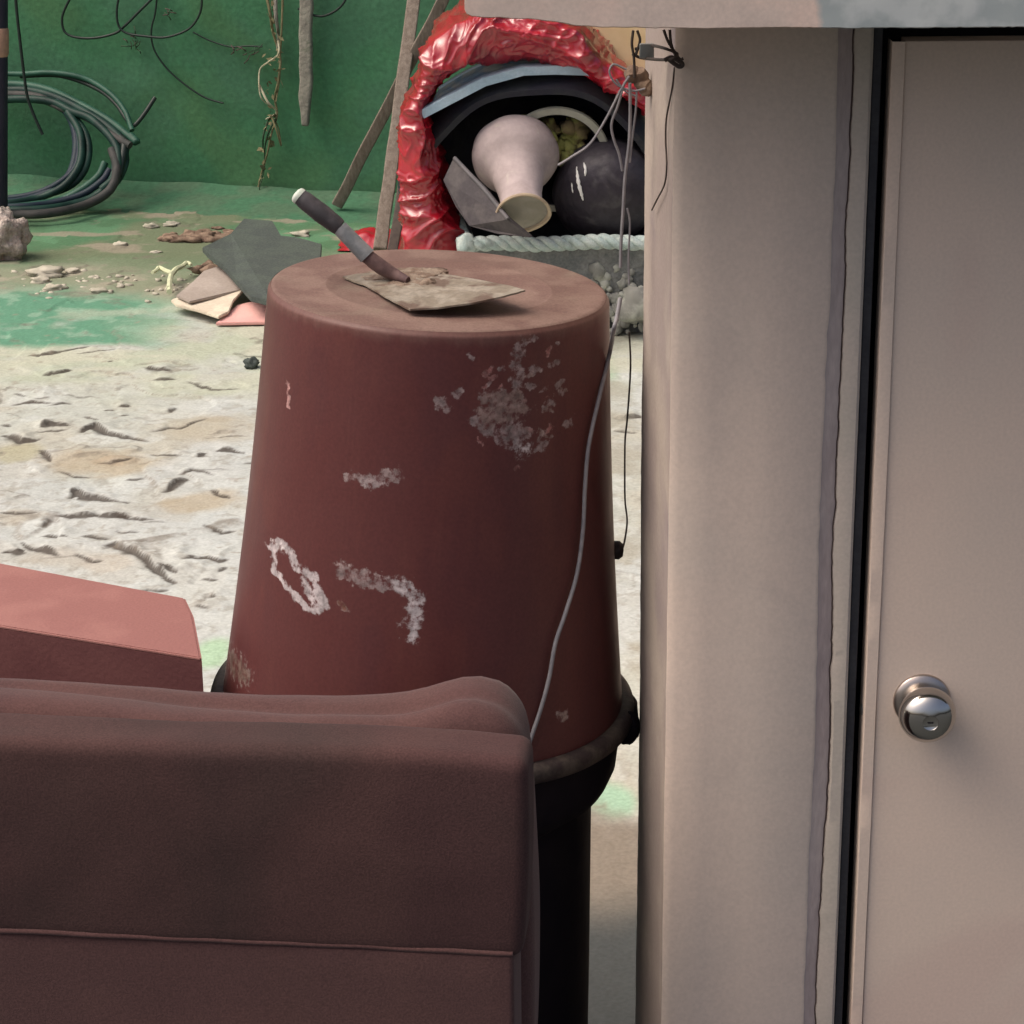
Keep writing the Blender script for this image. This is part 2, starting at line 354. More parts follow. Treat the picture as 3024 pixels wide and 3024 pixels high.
M['roof'] = mat('roof_boards', (.30, .26, .23), (.24, .21, .19), rough=.9, scale=5)
M['pale'] = mat('pale_chip', (.46, .43, .35), (.36, .34, .27), rough=.9, scale=30)

# ------------------------------------------------------------------ GROUND
wa, wb = G(330, 560), G(1010, 592)                 # foot of the green wall
wdir = (wb-wa); wdir.z = 0; wdir.normalize(); wn = Vector((wdir.y, -wdir.x, 0))   # wn faces the camera
def WL(px, py, off=0.0): return plane_hit(px, py, wa + wn*off, wn)

def build_ground():
    fx = np.arange(-1.75, .72, .0065); fy = np.concatenate([np.arange(3.4, 4.6, .012), np.arange(4.6, 7.5, .0055), np.arange(7.5, 9.95, .010)])
    xs = np.concatenate([[-400, -60, -12, -6, -4, -3, -2.4, -2.1], fx, [.9, 1.2, 1.8, 3, 5, 9, 60, 400]])
    ys = np.concatenate([[-400, -60, -10, -3, 0, 1.5, 2.4, 2.9, 3.2], fy, [10.2, 11, 13, 20, 60, 400]])
    X, Y = np.meshgrid(xs, ys); n, mq = X.shape
    sc = 1
    # relief
    H = .030*(fbm(X*.9, Y*1.1, 3, 3)-.5)
    t = fbm(X*1.2+.5*fbm(X*5, Y*5, 2, 50), Y*1.6+.25*fbm(X*9, Y*9, 3, 52), 5, 11)
    lay = t*6; fl = np.floor(lay); fr = lay-fl
    H = H*.5 + .0045*(fl + sstep(.0, .05, fr)) - .018
    H += .0045*(fbm(X*12, Y*12, 4, 21)-.5) + .0030*(fbm(X*45, Y*45, 3, 29)-.5)
    # zones, by distance and noise
    wob = .45*(fbm(X*1.8, Y*1.8, 4, 31)-.5)
    def edge(a, b, s=0.): return sstep(a, b, Y + wob + s)
    base = np.array([.47, .465, .415]); c = np.zeros(X.shape+(3,)); c[:] = base
    def blend(col, msk):
        nonlocal c
        msk = np.clip(msk, 0, 1)[..., None]; c = c*(1-msk) + np.array(col)*msk
    f1 = fbm(X*2.4, Y*2.2, 5, 41); f2 = fbm(X*7, Y*6.5, 5, 43); f3 = fbm(X*1.6, Y*1.5, 5, 47); f4 = fbm(X*20, Y*18, 4, 49)
    blend([.46, .42, .35], sstep(.50, .66, f1)*.8)
    blend([.50, .50, .49], sstep(.5, .62, f3)*.7)
    blend([.42, .38, .32], sstep(.52, .66, f2)*.40)
    blend([.37, .36, .32], sstep(.52, .60, fbm(X*16, Y*15, 4, 141))*.28)
    blend([.56, .555, .52], sstep(.55, .63, fbm(X*12, Y*11, 4, 145))*.5)
    blend([.30, .27, .225], sstep(.62, .67, fbm(X*32, Y*30, 4, 147, .6))*.45)
    def spot(px, py, rx, ry, col, amt, seed):
        p = G(px, py); q = G(px+rx, py); r = G(px, py+ry)
        dx = abs(q.x-p.x); dy = abs(r.y-p.y)
        d = np.sqrt(((X-p.x)/dx)**2 + ((Y-p.y)/dy)**2) + 1.1*(fbm(X*7, Y*6, 5, seed)-.5)
        blend(col, (1-sstep(.45, 1.1, d))*amt)
    spot(300, 1365, 230, 48, (.40, .32, .22), .75, 61)
    spot(330, 1362, 90, 14, (.33, .24, .16), .45, 62)
    spot(600, 1262, 120, 45, (.41, .36, .28), .55, 63)
    spot(640, 1235, 50, 10, (.33, .26, .18), .5, 64)
    spot(600, 1482, 150, 36, (.40, .32, .22), .75, 65)
    spot(620, 1262, 170, 62, (.42, .36, .27), .55, 165)
    spot(150, 1640, 150, 40, (.44, .38, .31), .5, 166)
    spot(50, 1340, 90, 34, (.38, .34, .22), .75, 66)
    spot(60, 1525, 90, 24, (.42, .36, .28), .6, 67)
    spot(330, 1660, 90, 40, (.46, .38, .30), .5, 68)
    spot(620, 1930, 70, 60, (.36, .52, .33), .8, 69)
    spot(1790, 1080, 50, 60, (.26, .36, .22), .9, 169)
    spot(1800, 2370, 90, 70, (.33, .50, .36), .9, 170)
    spot(1810, 2560, 120, 110, (.34, .28, .22), .9, 171)
    # pale green film beyond the white slab
    blend([.42, .44, .33], sstep(.35, .7, f2)*edge(6.7, 7.2)*.85)
    blend([.50, .48, .38], sstep(.5, .62, fbm(X*3, Y*7, 4, 71))*edge(6.9, 7.3)*.8)
    # mint painted patch at the left
    mint = edge(7.42, 7.50)*(1-edge(8.15, 8.35))*(1-sstep(-1.30, -.90, X+.5*(f1-.5)))
    blend([.12, .27, .175], mint*(.55+.45*sstep(.25, .45, f2)))
    blend([.26, .38, .28], mint*sstep(.55, .68, f4)*.7)
    far = edge(8.0, 8.25)
    blend([.24, .25, .17], far)
    blend([.36, .31, .24], far*sstep(.5, .6, f2)*.8)
    dk = edge(8.35, 8.75)
    blend([.075, .17, .085], dk*.92)
    blend([.115, .24, .13], dk*sstep(.48, .62, f2)*.8)
    blend([.17, .18, .11], dk*sstep(.50, .64, f1)*.85)
    blend([.30, .25, .19], dk*sstep(.58, .66, fbm(X*5, Y*9, 5, 73))*.8)
    # right behind the bins, and near the house: grey dirty cement, near shade painted in
    # joints where the slab has broken up: polylines carved as real ledges
    zc = .5176
    C = [[(0, 740), (60, 750), (120, 780), (230, 770)], [(220, 830), (270, 860), (285, 905)], [(230, 705), (280, 690), (410, 700)],
         [(460, 730), (500, 705), (550, 695), (600, 735), (700, 755), (860, 785)], [(390, 1105), (430, 1060), (480, 1090), (600, 1110), (740, 1130)],
         [(310, 1195), (420, 1210), (600, 1205), (760, 1215)], [(940, 1080), (1010, 1020), (1080, 1000)], [(1200, 1050), (1250, 1080), (1320, 1105)],
         [(1120, 880), (1180, 850)], [(1230, 840), (1300, 835), (1400, 850)], [(590, 1365), (660, 1355), (740, 1385), (820, 1435), (880, 1500), (940, 1560), (1010, 1590)],
         [(1040, 1450), (1090, 1435), (1190, 1440), (1260, 1465), (1310, 1450)], [(0, 1400), (100, 1395), (130, 1385)], [(110, 1335), (180, 1375), (260, 1390), (340, 1430)],
         [(150, 285), (250, 285), (400, 260), (520, 240)], [(820, 360), (900, 370), (990, 378)], [(250, 395), (330, 390), (410, 375)],
         [(470, 640), (560, 655)], [(590, 600), (660, 590)], [(670, 570), (750, 565)], [(680, 630), (740, 625)], [(960, 600), (1010, 575)], [(860, 860), (1030, 865)],
         [(240, 1300), (390, 1330)], [(460, 1310), (620, 1335)], [(900, 1470), (960, 1510), (1000, 1540)], [(240, 1260), (300, 1210)], [(80, 490), (150, 510)],
         [(600, 330), (640, 325)], [(1240, 1520), (1300, 1490)], [(1190, 1650), (1220, 1660)], [(1110, 1700), (1190, 1720)], [(0, 680), (60, 690)]]
    amp = [1, 1, .8, 1.2, 1.1, .8, .9, .7, .7, .9, 1.2, .7, .9, .7, .6, 1.2, .9, .5, .5, .5, .5, .5, .4, .6, .5, .8, .6, .4, .6, .5, .4, .4, .5]
    C += [[(0, 1180), (90, 1190), (210, 1185)], [(560, 905), (700, 900), (760, 880)], [(860, 740), (960, 700), (1030, 705), (1180, 640)], [(1010, 980), (1100, 960), (1230, 985)], [(330, 950), (420, 985), (530, 975)],
          [(640, 1190), (740, 1225), (880, 1230)], [(50, 560), (190, 540), (330, 560)], [(1060, 430), (1200, 475), (1380, 470)], [(870, 430), (1000, 425)], [(700, 1010), (830, 1000)], [(420, 1400), (520, 1450), (600, 1440)], [(1150, 1250), (1270, 1290), (1340, 1280)]]
    amp += [.5, .6, .5, .45, .45, .6, .5, .6, .5, .4, .5, .5]
    C = [[G(x*zc, 900+y*zc) for (x, y) in pl] for pl in C]
    C += [[G(1812, 1222), G(1850, 1228), G(1900, 1225)], [G(1810, 1265), G(1880, 1270)]]; amp += [1.5, .6]
    rr = random.Random(3)
    for i in range(44):     # smaller hairline breaks in the same cement
        p = Vector((rr.uniform(-1.4, .1), rr.uniform(4.7, 7.6), 0)); L = rr.uniform(.02, .10); pl = [p]
        for k in range(3): pl.append(pl[-1]+Vector((L/2, rr.uniform(-.35, .35)*L, 0)))
        C.append(pl); amp.append(rr.uniform(.12, .45))
    jx = .018*(fbm(X*30, Y*30, 3, 81)-.5); jy = .034*(fbm(X*20, Y*10, 4, 83, .65)-.5)
    XX = X+jx; YY = Y+jy
    for pl, a in zip(C, amp):
        x0 = min(p.x for p in pl)-.15; x1 = max(p.x for p in pl)+.15; y0 = min(p.y for p in pl)-.2; y1 = max(p.y for p in pl)+.2
        i0, i1 = np.searchsorted(ys, [y0, y1]); j0, j1 = np.searchsorted(xs, [x0, x1])
        if i1 <= i0 or j1 <= j0: continue
        x = XX[i0:i1, j0:j1]; y = YY[i0:i1, j0:j1]
        best = np.full(x.shape, 9.); side = np.zeros(x.shape); end = np.ones(x.shape); uu = np.zeros(x.shape)
        n_s = len(pl)-1
        for k in range(n_s):
            A = pl[k]; B = pl[k+1]; dx, dy = B.x-A.x, B.y-A.y; l2 = dx*dx+dy*dy
            tt = np.clip(((x-A.x)*dx+(y-A.y)*dy)/l2, 0, 1)
            qx = x-A.x-tt*dx; qy = y-A.y-tt*dy; d = np.sqrt(qx*qx+qy*qy)
            u = (k+tt)/n_s; e = np.clip(6*u*(1-u), 0, 1)**.5
            b = d < best; best[b] = d[b]; side[b] = ((dx*(y-A.y)-dy*(x-A.x))/l2**.5)[b]; end[b] = e[b]; uu[b] = u[b]
        wv = .75+.6*vnoise(x*19, y*19, 77)
        fat = np.clip(4*uu*(1-uu), 0, 1)**1.3*(.35+1.3*vnoise(x*34+3, y*20, 78))      # cracks swell and pinch along their length
        far_ = sstep(-.004, .006, side)*np.exp(-best/.09)*fat*a*wv
        H[i0:i1, j0:j1] += .0095*far_
        crk = np.exp(-(best/(.0035+.003*a))**2)*end
        H[i0:i1, j0:j1] -= .005*a*crk
        g = (1-sstep(-.002, .005, side))*np.exp(-(best/(.0035+.0125*a*fat))**2)*end
        g3 = (np.clip(np.maximum(g, crk)*1.9*min(1, a+.15)*wv, 0, 1)**1.3)[..., None]
        sub = c[i0:i1, j0:j1]
        hl = (sstep(.002, .008, side)*np.exp(-best/.016)*np.clip(fat*a, 0, 1)*.45)[..., None]; sub[:] = sub*(1-hl)+np.array([.66, .645, .60])*hl  # pale highlight painted along the raised lip
        sub[:] = sub*(1-.88*g3) + np.array([.06, .045, .036])*.88*g3  # dirt and the shadow below each lip, painted dark
    lv = np.maximum(sstep(.0, .02, fr)*(1-sstep(.04, .10, fr)), sstep(.93, .99, fr)*.8)            # darker along flake edges
    msk = (lv*.55*sstep(.52, .60, fbm(X*6, Y*9, 4, 91)))[..., None]
    c = c*(1-msk)+np.array([.19, .155, .125])*msk
    sp = sstep(.80, .86, fbm(X*26, Y*30, 2, 95))[..., None]*.5
    c = c*(1-sp)+np.array([.28, .23, .18])*sp
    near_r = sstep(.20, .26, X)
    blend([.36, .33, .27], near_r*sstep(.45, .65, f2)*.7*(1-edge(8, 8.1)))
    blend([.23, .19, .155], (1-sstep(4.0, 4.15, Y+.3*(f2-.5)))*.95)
    blend([.055, .062, .065], (1-sstep(3.62, 3.85, Y+.25*(f1-.5)))*.92)  # dark damp cement plus shade painted into its colour
    far_flat = np.clip((np.abs(X)-1.9)/2, 0, 1); H = H*(1-far_flat)
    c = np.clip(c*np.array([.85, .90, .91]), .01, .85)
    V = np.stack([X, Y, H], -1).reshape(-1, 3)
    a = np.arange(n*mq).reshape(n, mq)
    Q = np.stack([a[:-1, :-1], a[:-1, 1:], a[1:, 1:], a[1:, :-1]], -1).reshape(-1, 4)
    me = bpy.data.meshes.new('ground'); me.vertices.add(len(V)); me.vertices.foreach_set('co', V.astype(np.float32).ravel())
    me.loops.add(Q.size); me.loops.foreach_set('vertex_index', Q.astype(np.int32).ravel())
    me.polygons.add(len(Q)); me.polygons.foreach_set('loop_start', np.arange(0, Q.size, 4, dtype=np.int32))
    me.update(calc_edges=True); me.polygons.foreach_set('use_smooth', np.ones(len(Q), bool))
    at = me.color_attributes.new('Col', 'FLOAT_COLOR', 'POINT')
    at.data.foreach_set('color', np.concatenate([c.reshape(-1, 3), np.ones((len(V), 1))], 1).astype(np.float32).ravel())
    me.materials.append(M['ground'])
    o = bpy.data.objects.new('ground', me); COL.objects.link(o); tag(o, kind='structure')
build_ground()

# ------------------------------------------------------------------ GREEN YARD WALL
def build_wall():
    t = empty('garden_wall', wa, 'tall green painted yard wall behind the coiled hoses and leaning sticks', 'wall')
    V = []; Fc = []; nu, nv = 150, 60
    for j in range(nv+1):
        z = -.05 + 4.0*(j/nv)**1.6
        for i in range(nu+1):
            s = -4.0 + 9.0*i/nu
            p = wa + wdir*s; d = .022*(mn.noise(Vector((s*1.3, z*1.3, 0)))) + .008*mn.noise(Vector((s*6, z*6, 3)))
            p = p + wn*d; V.append(Vector((p.x, p.y, z)))
    b0 = len(V)
    for j in range(nv):
        for i in range(nu): a = j*(nu+1)+i; Fc.append((a, a+1, a+nu+2, a+nu+1))
    for j in (0, nv):
        for i in (0, nu):
            v = V[j*(nu+1)+i] - wn*.2; V.append(v)
    Fc += [(b0+1, b0, b0+2, b0+3), (nv*(nu+1), nv*(nu+1)+nu, b0+3, b0+2), (0, nv*(nu+1), b0+2, b0), (nu, b0+1, b0+3, nv*(nu+1)+nu)]
    mesh_obj('wall_face', V, Fc, M['wall'], t)
    # sloped cement skirting
    V = []; Fc = []; n = 160
    for i in range(n+1):
        s = -4+9.0*i/n; p = wa+wdir*s
        k = 1+.25*mn.noise(Vector((s*3, 0, 7))); k2 = 1+.3*mn.noise(Vector((s*4, 2, 7)))
        for (o_, z) in ((.0, .045*k2), (.05, .030*k2), (.22*k, .010), (.44*k, -.012)):
            V.append(Vector((p.x, p.y, 0)) + wn*(o_-.0+.02) + ZA*z)
    for i in range(n):
        for j in range(3): a = i*4+j; Fc.append((a, a+1, a+5, a+4))
    fix_normals(mesh_obj('skirting', V, Fc, M['skirt'], t))
build_wall()

# ------------------------------------------------------------------ HOUSE CORNER: pillar, beam, jamb, door, roof
def zprofile(name, pts, z0, z1, nz, mt, parent, wob=0.0, seed=0, keys=None):
    """vertical sheet: pts = [(x, y, wobble)] extruded up with wandering edges"""
    V = []; Fc = []; n = len(pts)
    for j in range(nz+1):
        z = z0+(z1-z0)*j/nz
        for i, (x, y, wv) in enumerate(pts):
            if keys: i = keys[i]
            dx = wv*(1.3*mn.noise(Vector((z*3.1, i*5.7, seed)))+.5*mn.noise(Vector((z*13, i*3.7, seed+5)))+.4*mn.noise(Vector((z*45, i*1.7, seed+9)))+.2*mn.noise(Vector((z*140, i*1.7, seed+9))))
            V.append(Vector((x+dx, y, z)))
    for j in range(nz):
        for i in range(n-1): a = j*n+i; Fc.append((a, a+1, a+n+1, a+n))
    return mesh_obj(name, V, Fc, mt, parent, auto=35)
PY = 2.62
def xat(px, Y, py=1500): return W(px, py, Y).x
house = empty('house_corner', (xat(2250, PY), PY, 0), 'beige plastered house wall with a cracked pillar left of the door', 'wall')
xL = xat(1992, PY); xE = xat(2427, PY); xC = xat(2470, PY); xG = xat(2526, PY); xD = xat(2580, PY)
z0, z1 = -.02, 2.75
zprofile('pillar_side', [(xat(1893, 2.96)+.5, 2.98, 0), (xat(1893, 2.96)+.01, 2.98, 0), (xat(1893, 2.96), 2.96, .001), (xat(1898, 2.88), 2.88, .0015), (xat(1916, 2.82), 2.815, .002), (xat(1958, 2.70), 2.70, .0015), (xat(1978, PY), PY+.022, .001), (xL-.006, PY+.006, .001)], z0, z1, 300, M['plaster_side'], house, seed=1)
zprofile('pillar', [(xL-.006, PY+.006, .001),
          (xL+.004, PY, .001), (xL+.04, PY+.001, 0), (xat(2230, PY), PY, 0), (xE-.004, PY, .003), (xE, PY+.0025, .003)], z0, z1, 300, M['plaster'], house, seed=1, keys=[7, 8, 9, 10, 40, 40])
zprofile('patched_joint', [(xE-.001, PY+.0022, .003), (xE+.003, PY+.0042, .003), (xC-.004, PY+.0045, .0035), (xC-.0008, PY+.006, .0035), (xC-.0006, PY+.016, .0035)], z0, z1, 500, M['plaster_band'], house, seed=1, keys=[40, 40, 60, 60, 60])
zprofile('crack', [(xC-.003, PY+.013, .0035), (xC+.004, PY+.013, .0035)], z0, z1, 500, M['crack'], house, seed=1, keys=[60, 60])
zprofile('crack_edge', [(xC-.0009, PY+.0059, .0035), (xC+.0002, PY+.0080, .0040), (xC+.0012, PY+.0040, .0043)], z0, z1, 900, M['crack'], house, seed=1, keys=[60, 60, 60])
# jamb between crack and door gap
zprofile('door_jamb', [(xC+.0009, PY+.016, .0041), (xC+.0009, PY+.0045, .0041), (xC+.004, PY+.0025, .003), (xG-.003, PY+.002, .0004), (xG, PY+.005, .0004), (xG, PY+.1, 0)], z0, z1, 500, M['jamb'], house, seed=1, keys=[60, 60, 60, 5, 6, 7])
ztop = W(2800, 108, PY).z
fr_ = empty('door_frame', (xG, PY+.05, 0), 'narrow dark door frame with its gap painted black around the ajar beige door', 'door frame')
rbox('frame_post', (xG+.0055, PY+.050, 1.2), (.0048, .042, 1.3), .001, M['frame'], fr_)
rbox('gap_shade_back', (xG+.03, PY+.088, 1.2), (.0285, .005, 1.3), .001, M['black'], fr_)  # black sheet painting the shade inside the door gap
rbox('gap_shade_head', (xG+.5, PY+.062, ztop+.03), (.498, .0175, .12), .001, M['black'], fr_)  # black bar painting the shade in the gap above the door
# door
dr = empty('door', (xD, PY, 0), 'plain beige door with a round steel knob at the right edge of the photo', 'door')
zd = W(2800, 122, PY).z
rbox('door_leaf', (xD+.42+.0125, PY+.021, zd/2+.003), (.42-.001, .018, zd/2-.003), .0012, M['door'], dr, n=(4, 1, 10))
V, Fc = [], []
zprofile('edge_stile', [(xD-.001, PY+.035, 0), (xD-.001, PY+.001, .0004), (xD+.0005, PY, .0003), (xD+.0125, PY-.0002, .0006), (xD+.0138, PY+.0035, .0006)], .01, zd, 120, M['door'], dr, seed=4)
# knob
kb = W(2722, 2069, PY+.003)
kn = lathe('knob', kb, (0, -1, 0), [(.0165, .006), (.0155, .014), (.019, .019), (.0265, .025), (.0315, .033), (.0328, .040), (.0318, .047),
      (.0285, .0535), (.0225, .0590), (.0150, .0623), (.009, .0638), (.0085, .0632), (.0, .063)], M['chrome'], dr, seg=64, auto=60)
lathe('rosette', kb, (0, -1, 0), [(.0, -.002), (.0330, -.002), (.0333, .0015), (.0318, .004), (.024, .0065), (.0165, .0075), (0, .008)], M['rosette'], dr, seg=64, auto=60)
lathe('knob_face_disc', kb+Vector((0, -.0617, 0)), (0, -1, 0), [(.0072, 0), (.007, .0012), (0, .0014)], M['chrome'], kn, seg=24)  # small disc carrying the painted reflection slot
rbox('reflection_slot', kb+Vector((0, -.0632, 0)), (.0032, .0006, .0008), .0003, M['black'], kn)  # dark slot painted on as a reflection in the knob
lp = W(2547, 2095, PY+.016)
lathe('latch_bolt', lp+Vector((.006, 0, 0)), (-1, 0, 0), [(.0095, 0), (.009, .004), (.006, .0075), (0, .009)], M['latch'], dr, seg=24)
# room behind (never seen straight on, but shades and reflects)
rbox('room_body', (2.1, 4.1, 1.37), (1.45, 1.2, 1.37), .01, M['plaster'], house)
rbox('upper_wall', (xG+1.6, PY+.04, 2.35), (1.6, .035, .385), .004, M['plaster'], house)
rbox('wall_right', (xD+.86+1.3, PY+.05, 1.35), (1.3, .05, 1.35), .004, M['plaster'], house)
# beam
def build_beam():
    bt = empty('beam', W(2200, 40, 2.35), 'rough pinkish beam with a grey cement patch across the top above the door', 'beam')
    bot = [(1372, 30), (1378, 42), (1392, 50), (1450, 54), (1560, 58), (1640, 66), (1700, 78), (1780, 82), (1900, 84), (2100, 86), (2300, 83), (2430, 84)]
    bot2 = [(2430, 84), (2500, 86), (2620, 84), (2800, 84), (3100, 80), (3700, 78), (7000, 60)]
    def strip(name, pts, mt):
        V = []; Fc = []; P = []
        for k in range(len(pts)-1):
            a, b = pts[k], pts[k+1]; n = max(2, int((b[0]-a[0])/12)) if b[0] < 4000 else 20
            for i in range(n): P.append((a[0]+(b[0]-a[0])*i/n, a[1]+(b[1]-a[1])*i/n))
        P.append(pts[-1])
        for i, (px, py) in enumerate(P):
            q = W(px, py, 2.36); z = q.z + .0007*mn.noise(Vector((px*.02, 0, 1)))+.0005*mn.noise(Vector((px*.07, 0, 2)))
            col = [Vector((q.x, 2.62, z+.004)), Vector((q.x, 2.364, z)), Vector((q.x, 2.3605, z+.0012))]
            for k in range(1, 13):
                zz = z+.0012+(.235-.0012)*(k/12)
                col.append(Vector((q.x, 2.36+.0012*mn.noise(Vector((q.x*30, zz*30, 4))), zz)))
            col += [Vector((q.x, 2.365, z+.24)), Vector((q.x, 2.62, z+.24))]
            V += col
        m_ = len(col)
        for i in range(len(P)-1):
            for k in range(m_-1): a = i*m_+k; Fc.append((a, a+m_, a+m_+1, a+1))
        Fc.append(tuple(range(m_))); Fc.append(tuple((len(P)-1)*m_+k for k in range(m_))[::-1])
        return fix_normals(mesh_obj(name, V, Fc, mt, bt, auto=50))
    strip('beam_body', bot+bot2[1:], M['beam'])
build_beam()
# flat house roof above the door wall (out of frame)
rf = empty('house_roof', (2, 3.6, 2.79), 'flat roof of the beige house behind the door wall', 'roof')
rbox('roof_deck', (2.6, 3.7, 2.79), (2.4, 1.6, .03), .005, M['roof'], rf, n=(4, 4, 1))

# ------------------------------------------------------------------ THE TWO STACKED BINS
bt_ = W(1297, 852, 2.95); bb_ = W(1250, 2052, 2.95)
axis = (bt_-bb_).normalized(); Lb = (bt_-bb_).length
RT, RB = .2085, .2585
def on_bin(px, py, off=.004):
    """point on the front of the upturned bin seen at a pixel"""
    d = ray(px, py).normalized(); lo = None
    for i in range(400):
        s = 2.4+i*.003; p = CP+d*s; h = (p-bb_).dot(axis); r = ((p-bb_)-axis*h).length
        if r < RB+(RT-RB)*h/Lb+off: return p
    return CP+d*(3.1)
def build_bin():
    t = empty('upturned_bin', bb_, 'large brown plastic bin standing upside down, scuffed with white scrapes and cement splashes', 'bin')
    X = XA - axis*XA.dot(axis); X.normalize(); Yv = axis.cross(X)       # Yv away from camera
    # surface colour with the marks where they sit on the front: (u = metres right of axis, v = 0 bottom..1 top)
    SEG, NH = 620, 300
    th = np.linspace(0, 2*PI, SEG, endpoint=False); v = np.linspace(0, 1, NH+1)
    TH, VV = np.meshgrid(th, v)
    R = RB+(RT-RB)*VV - .004*np.sin(VV*PI)
    dome = .004
    # rounded top edge
    rs = sstep(.985, 1.0, VV); R = R - .003*rs**2
    U = R*np.cos(TH); D = R*np.sin(TH)
    front = np.sin(TH) < 0
    # pixel -> local helper for the scuffs (linear on the front of the bin)
    def loc(px, py):
        p = on_bin(px, py, 0) if px < 1900 else None
        if p is not None:
            h = (p-bb_).dot(axis); return ((p-bb_).dot(X), h)
        vv = 1-(py-970)/(2290-970.)
        cx = 1225+(1310-1225)*vv
        return ((px-cx)/(2300+130*vv), vv*Lb)
    Hh = VV*Lb
    jx = .010*(fbm(U*60+9, Hh*60, 4, 5)-.5)*1.6; jy = .010*(fbm(U*60+40, Hh*60, 4, 6)-.5)*1.6
    base = np.zeros(U.shape+(3,)); base[:] = (.092, .0265, .025); mcol = np.zeros(U.shape+(3,)); mcol[:] = (.45, .38, .36); mk_ = np.zeros(U.shape)
    f = fbm(TH*6, Hh*5, 5, 8)
    def bl(col, mk):
        nonlocal base
        mk = np.clip(mk, 0, 1)[..., None]; base = base*(1-mk)+np.array(col)*mk
    bl((.110, .034, .029), sstep(.45, .7, f)*.6)
    bl((.078, .024, .025), sstep(.5, .7, fbm(TH*4, Hh*9, 4, 18))*.5)
    streak = fbm(TH*70, Hh*3, 3, 28); bl((.11, .040, .034), sstep(.62, .8, streak)*.15)
    bl((.16, .085, .07), sstep(.965, 1.0, VV+.02*(fbm(TH*20, Hh*0+3, 3, 38)-.5))*.75)
    def seg_mark(pts, wid, col, amt, thr=(.42, .58), fseed=0, fsc=190):
        d = np.full(U.shape, 9.)
        P = [loc(*p) for p in pts]
        for a, b in zip(P[:-1], P[1:]):
            dx, dy = b[0]-a[0], b[1]-a[1]; l2 = dx*dx+dy*dy+1e-12
            tt = np.clip(((U+jx-a[0])*dx+(Hh+jy-a[1])*dy)/l2, 0, 1)
            d = np.minimum(d, np.hypot(U+jx-a[0]-tt*dx, Hh+jy-a[1]-tt*dy))
        k = np.where(front, (1-sstep(wid*.2, wid*1.25, d))*amt, 0)
        w_ = np.clip(k-mk_+.25, 0, 1)[..., None]*(k > 0)[..., None]
        mcol[:] = mcol*(1-w_)+np.array(col)*w_
        np.maximum(mk_, k, out=mk_)
    W1 = (.42, .37, .37); W2 = (.23, .17, .165); CM = (.20, .135, .12)
    zz = lambda l: [(x*.6211+700, y*.6211+700) for x, y in l]
    # almond outline bottom left
    seg_mark(zz([(160, 1490), (195, 1455), (240, 1500), (290, 1570), (370, 1620), (400, 1700), (410, 1760)]), .008, W1, .95, fseed=1)
    seg_mark(zz([(160, 1490), (180, 1590), (230, 1670), (310, 1740), (370, 1790), (410, 1760)]), .0065, W1, .95, fseed=2)
    seg_mark(zz([(330, 1640), (385, 1740)]), .013, W1, .8, (.3, .5), fseed=3)
    seg_mark(zz([(180, 1470), (215, 1480)]), .009, (.75, .7, .68), .95, (.2, .4), fseed=30)
    # hooked smear
    seg_mark(zz([(500, 1590), (560, 1620), (640, 1640), (700, 1650)]), .016, W2, .75, fseed=4)
    seg_mark(zz([(700, 1640), (760, 1640), (800, 1680), (850, 1720)]), .014, W1, .75, fseed=5)
    seg_mark(zz([(850, 1720), (830, 1800), (830, 1890), (830, 1910)]), .015, W1, .75, fseed=6)
    # short dash
    seg_mark(zz([(550, 1140), (600, 1160), (660, 1165), (750, 1140)]), .011, W2, .8, fseed=7)
    seg_mark(zz([(590, 1165), (690, 1165)]), .010, W1, .8, fseed=8)
    # thin vertical scratch
    seg_mark(zz([(248, 690), (246, 760), (236, 820)]), .0028, (.45, .25, .23), .9, (.1, .3), fseed=9)
    # cement splash
    seg_mark(zz([(1180, 775), (1320, 760)]), .013, CM, .9, (.40, .5), 10, 120)
    seg_mark(zz([(1200, 835), (1330, 835)]), .021, CM, .9, (.42, .52), 11, 110)
    seg_mark(zz([(1130, 880), (1200, 915)]), .011, W2, .9, (.42, .52), 12, 140)
    seg_mark(zz([(1265, 945), (1345, 945)]), .016, W2, .9, (.42, .5), 13, 150)
    seg_mark(zz([(1320, 930), (1360, 1010)]), .016, W1, .7, (.48, .56), 14, 160)
    seg_mark(zz([(1330, 700), (1345, 640), (1335, 560), (1330, 520)]), .011, W2, .7, fseed=15)
    seg_mark(zz([(1330, 520), (1370, 500), (1415, 485)]), .005, W2, .8, fseed=16)
    rr = random.Random(5)
    for i in range(46):
        a = rr.gauss(0, 1); b = rr.gauss(0, 1)
        x = 1330+a*120; y = 800+b*130
        seg_mark(zz([(x, y), (x+rr.uniform(-22, 22), y+rr.uniform(-22, 22))]), rr.uniform(.0025, .006), rr.choice([CM, W2, (.28, .12, .11)]), .8, (.25, .4), 50+i)
    for (x, y) in [(1040, 745), (1000, 815), (970, 785), (1540, 690), (1500, 600), (1420, 640), (1430, 960), (1480, 800), (1570, 890), (1440, 1010)]:
        seg_mark(zz([(x-9, y+6), (x+9, y-6)]), .007, W2, .8, (.3, .45), 90+x % 17)
    # lower worn patches
    seg_mark([(690, 1965), (715, 1985)], .022, (.13, .085, .07), .8, (.3, .5), 17, 80)
    seg_mark([(1655, 2118), (1668, 2122)], .008, (.30, .22, .19), .9, (.2, .4), 18)
    seg_mark([(1010, 1790), (1020, 1800)], .006, (.16, .07, .05), .9, (.2, .4), 19)
    base = np.clip(base, .005, .8)
    P = np.array(bb_)[None, None, :] + np.array(X)*U[..., None] + np.array(Yv)*D[..., None] + np.array(axis)*Hh[..., None]
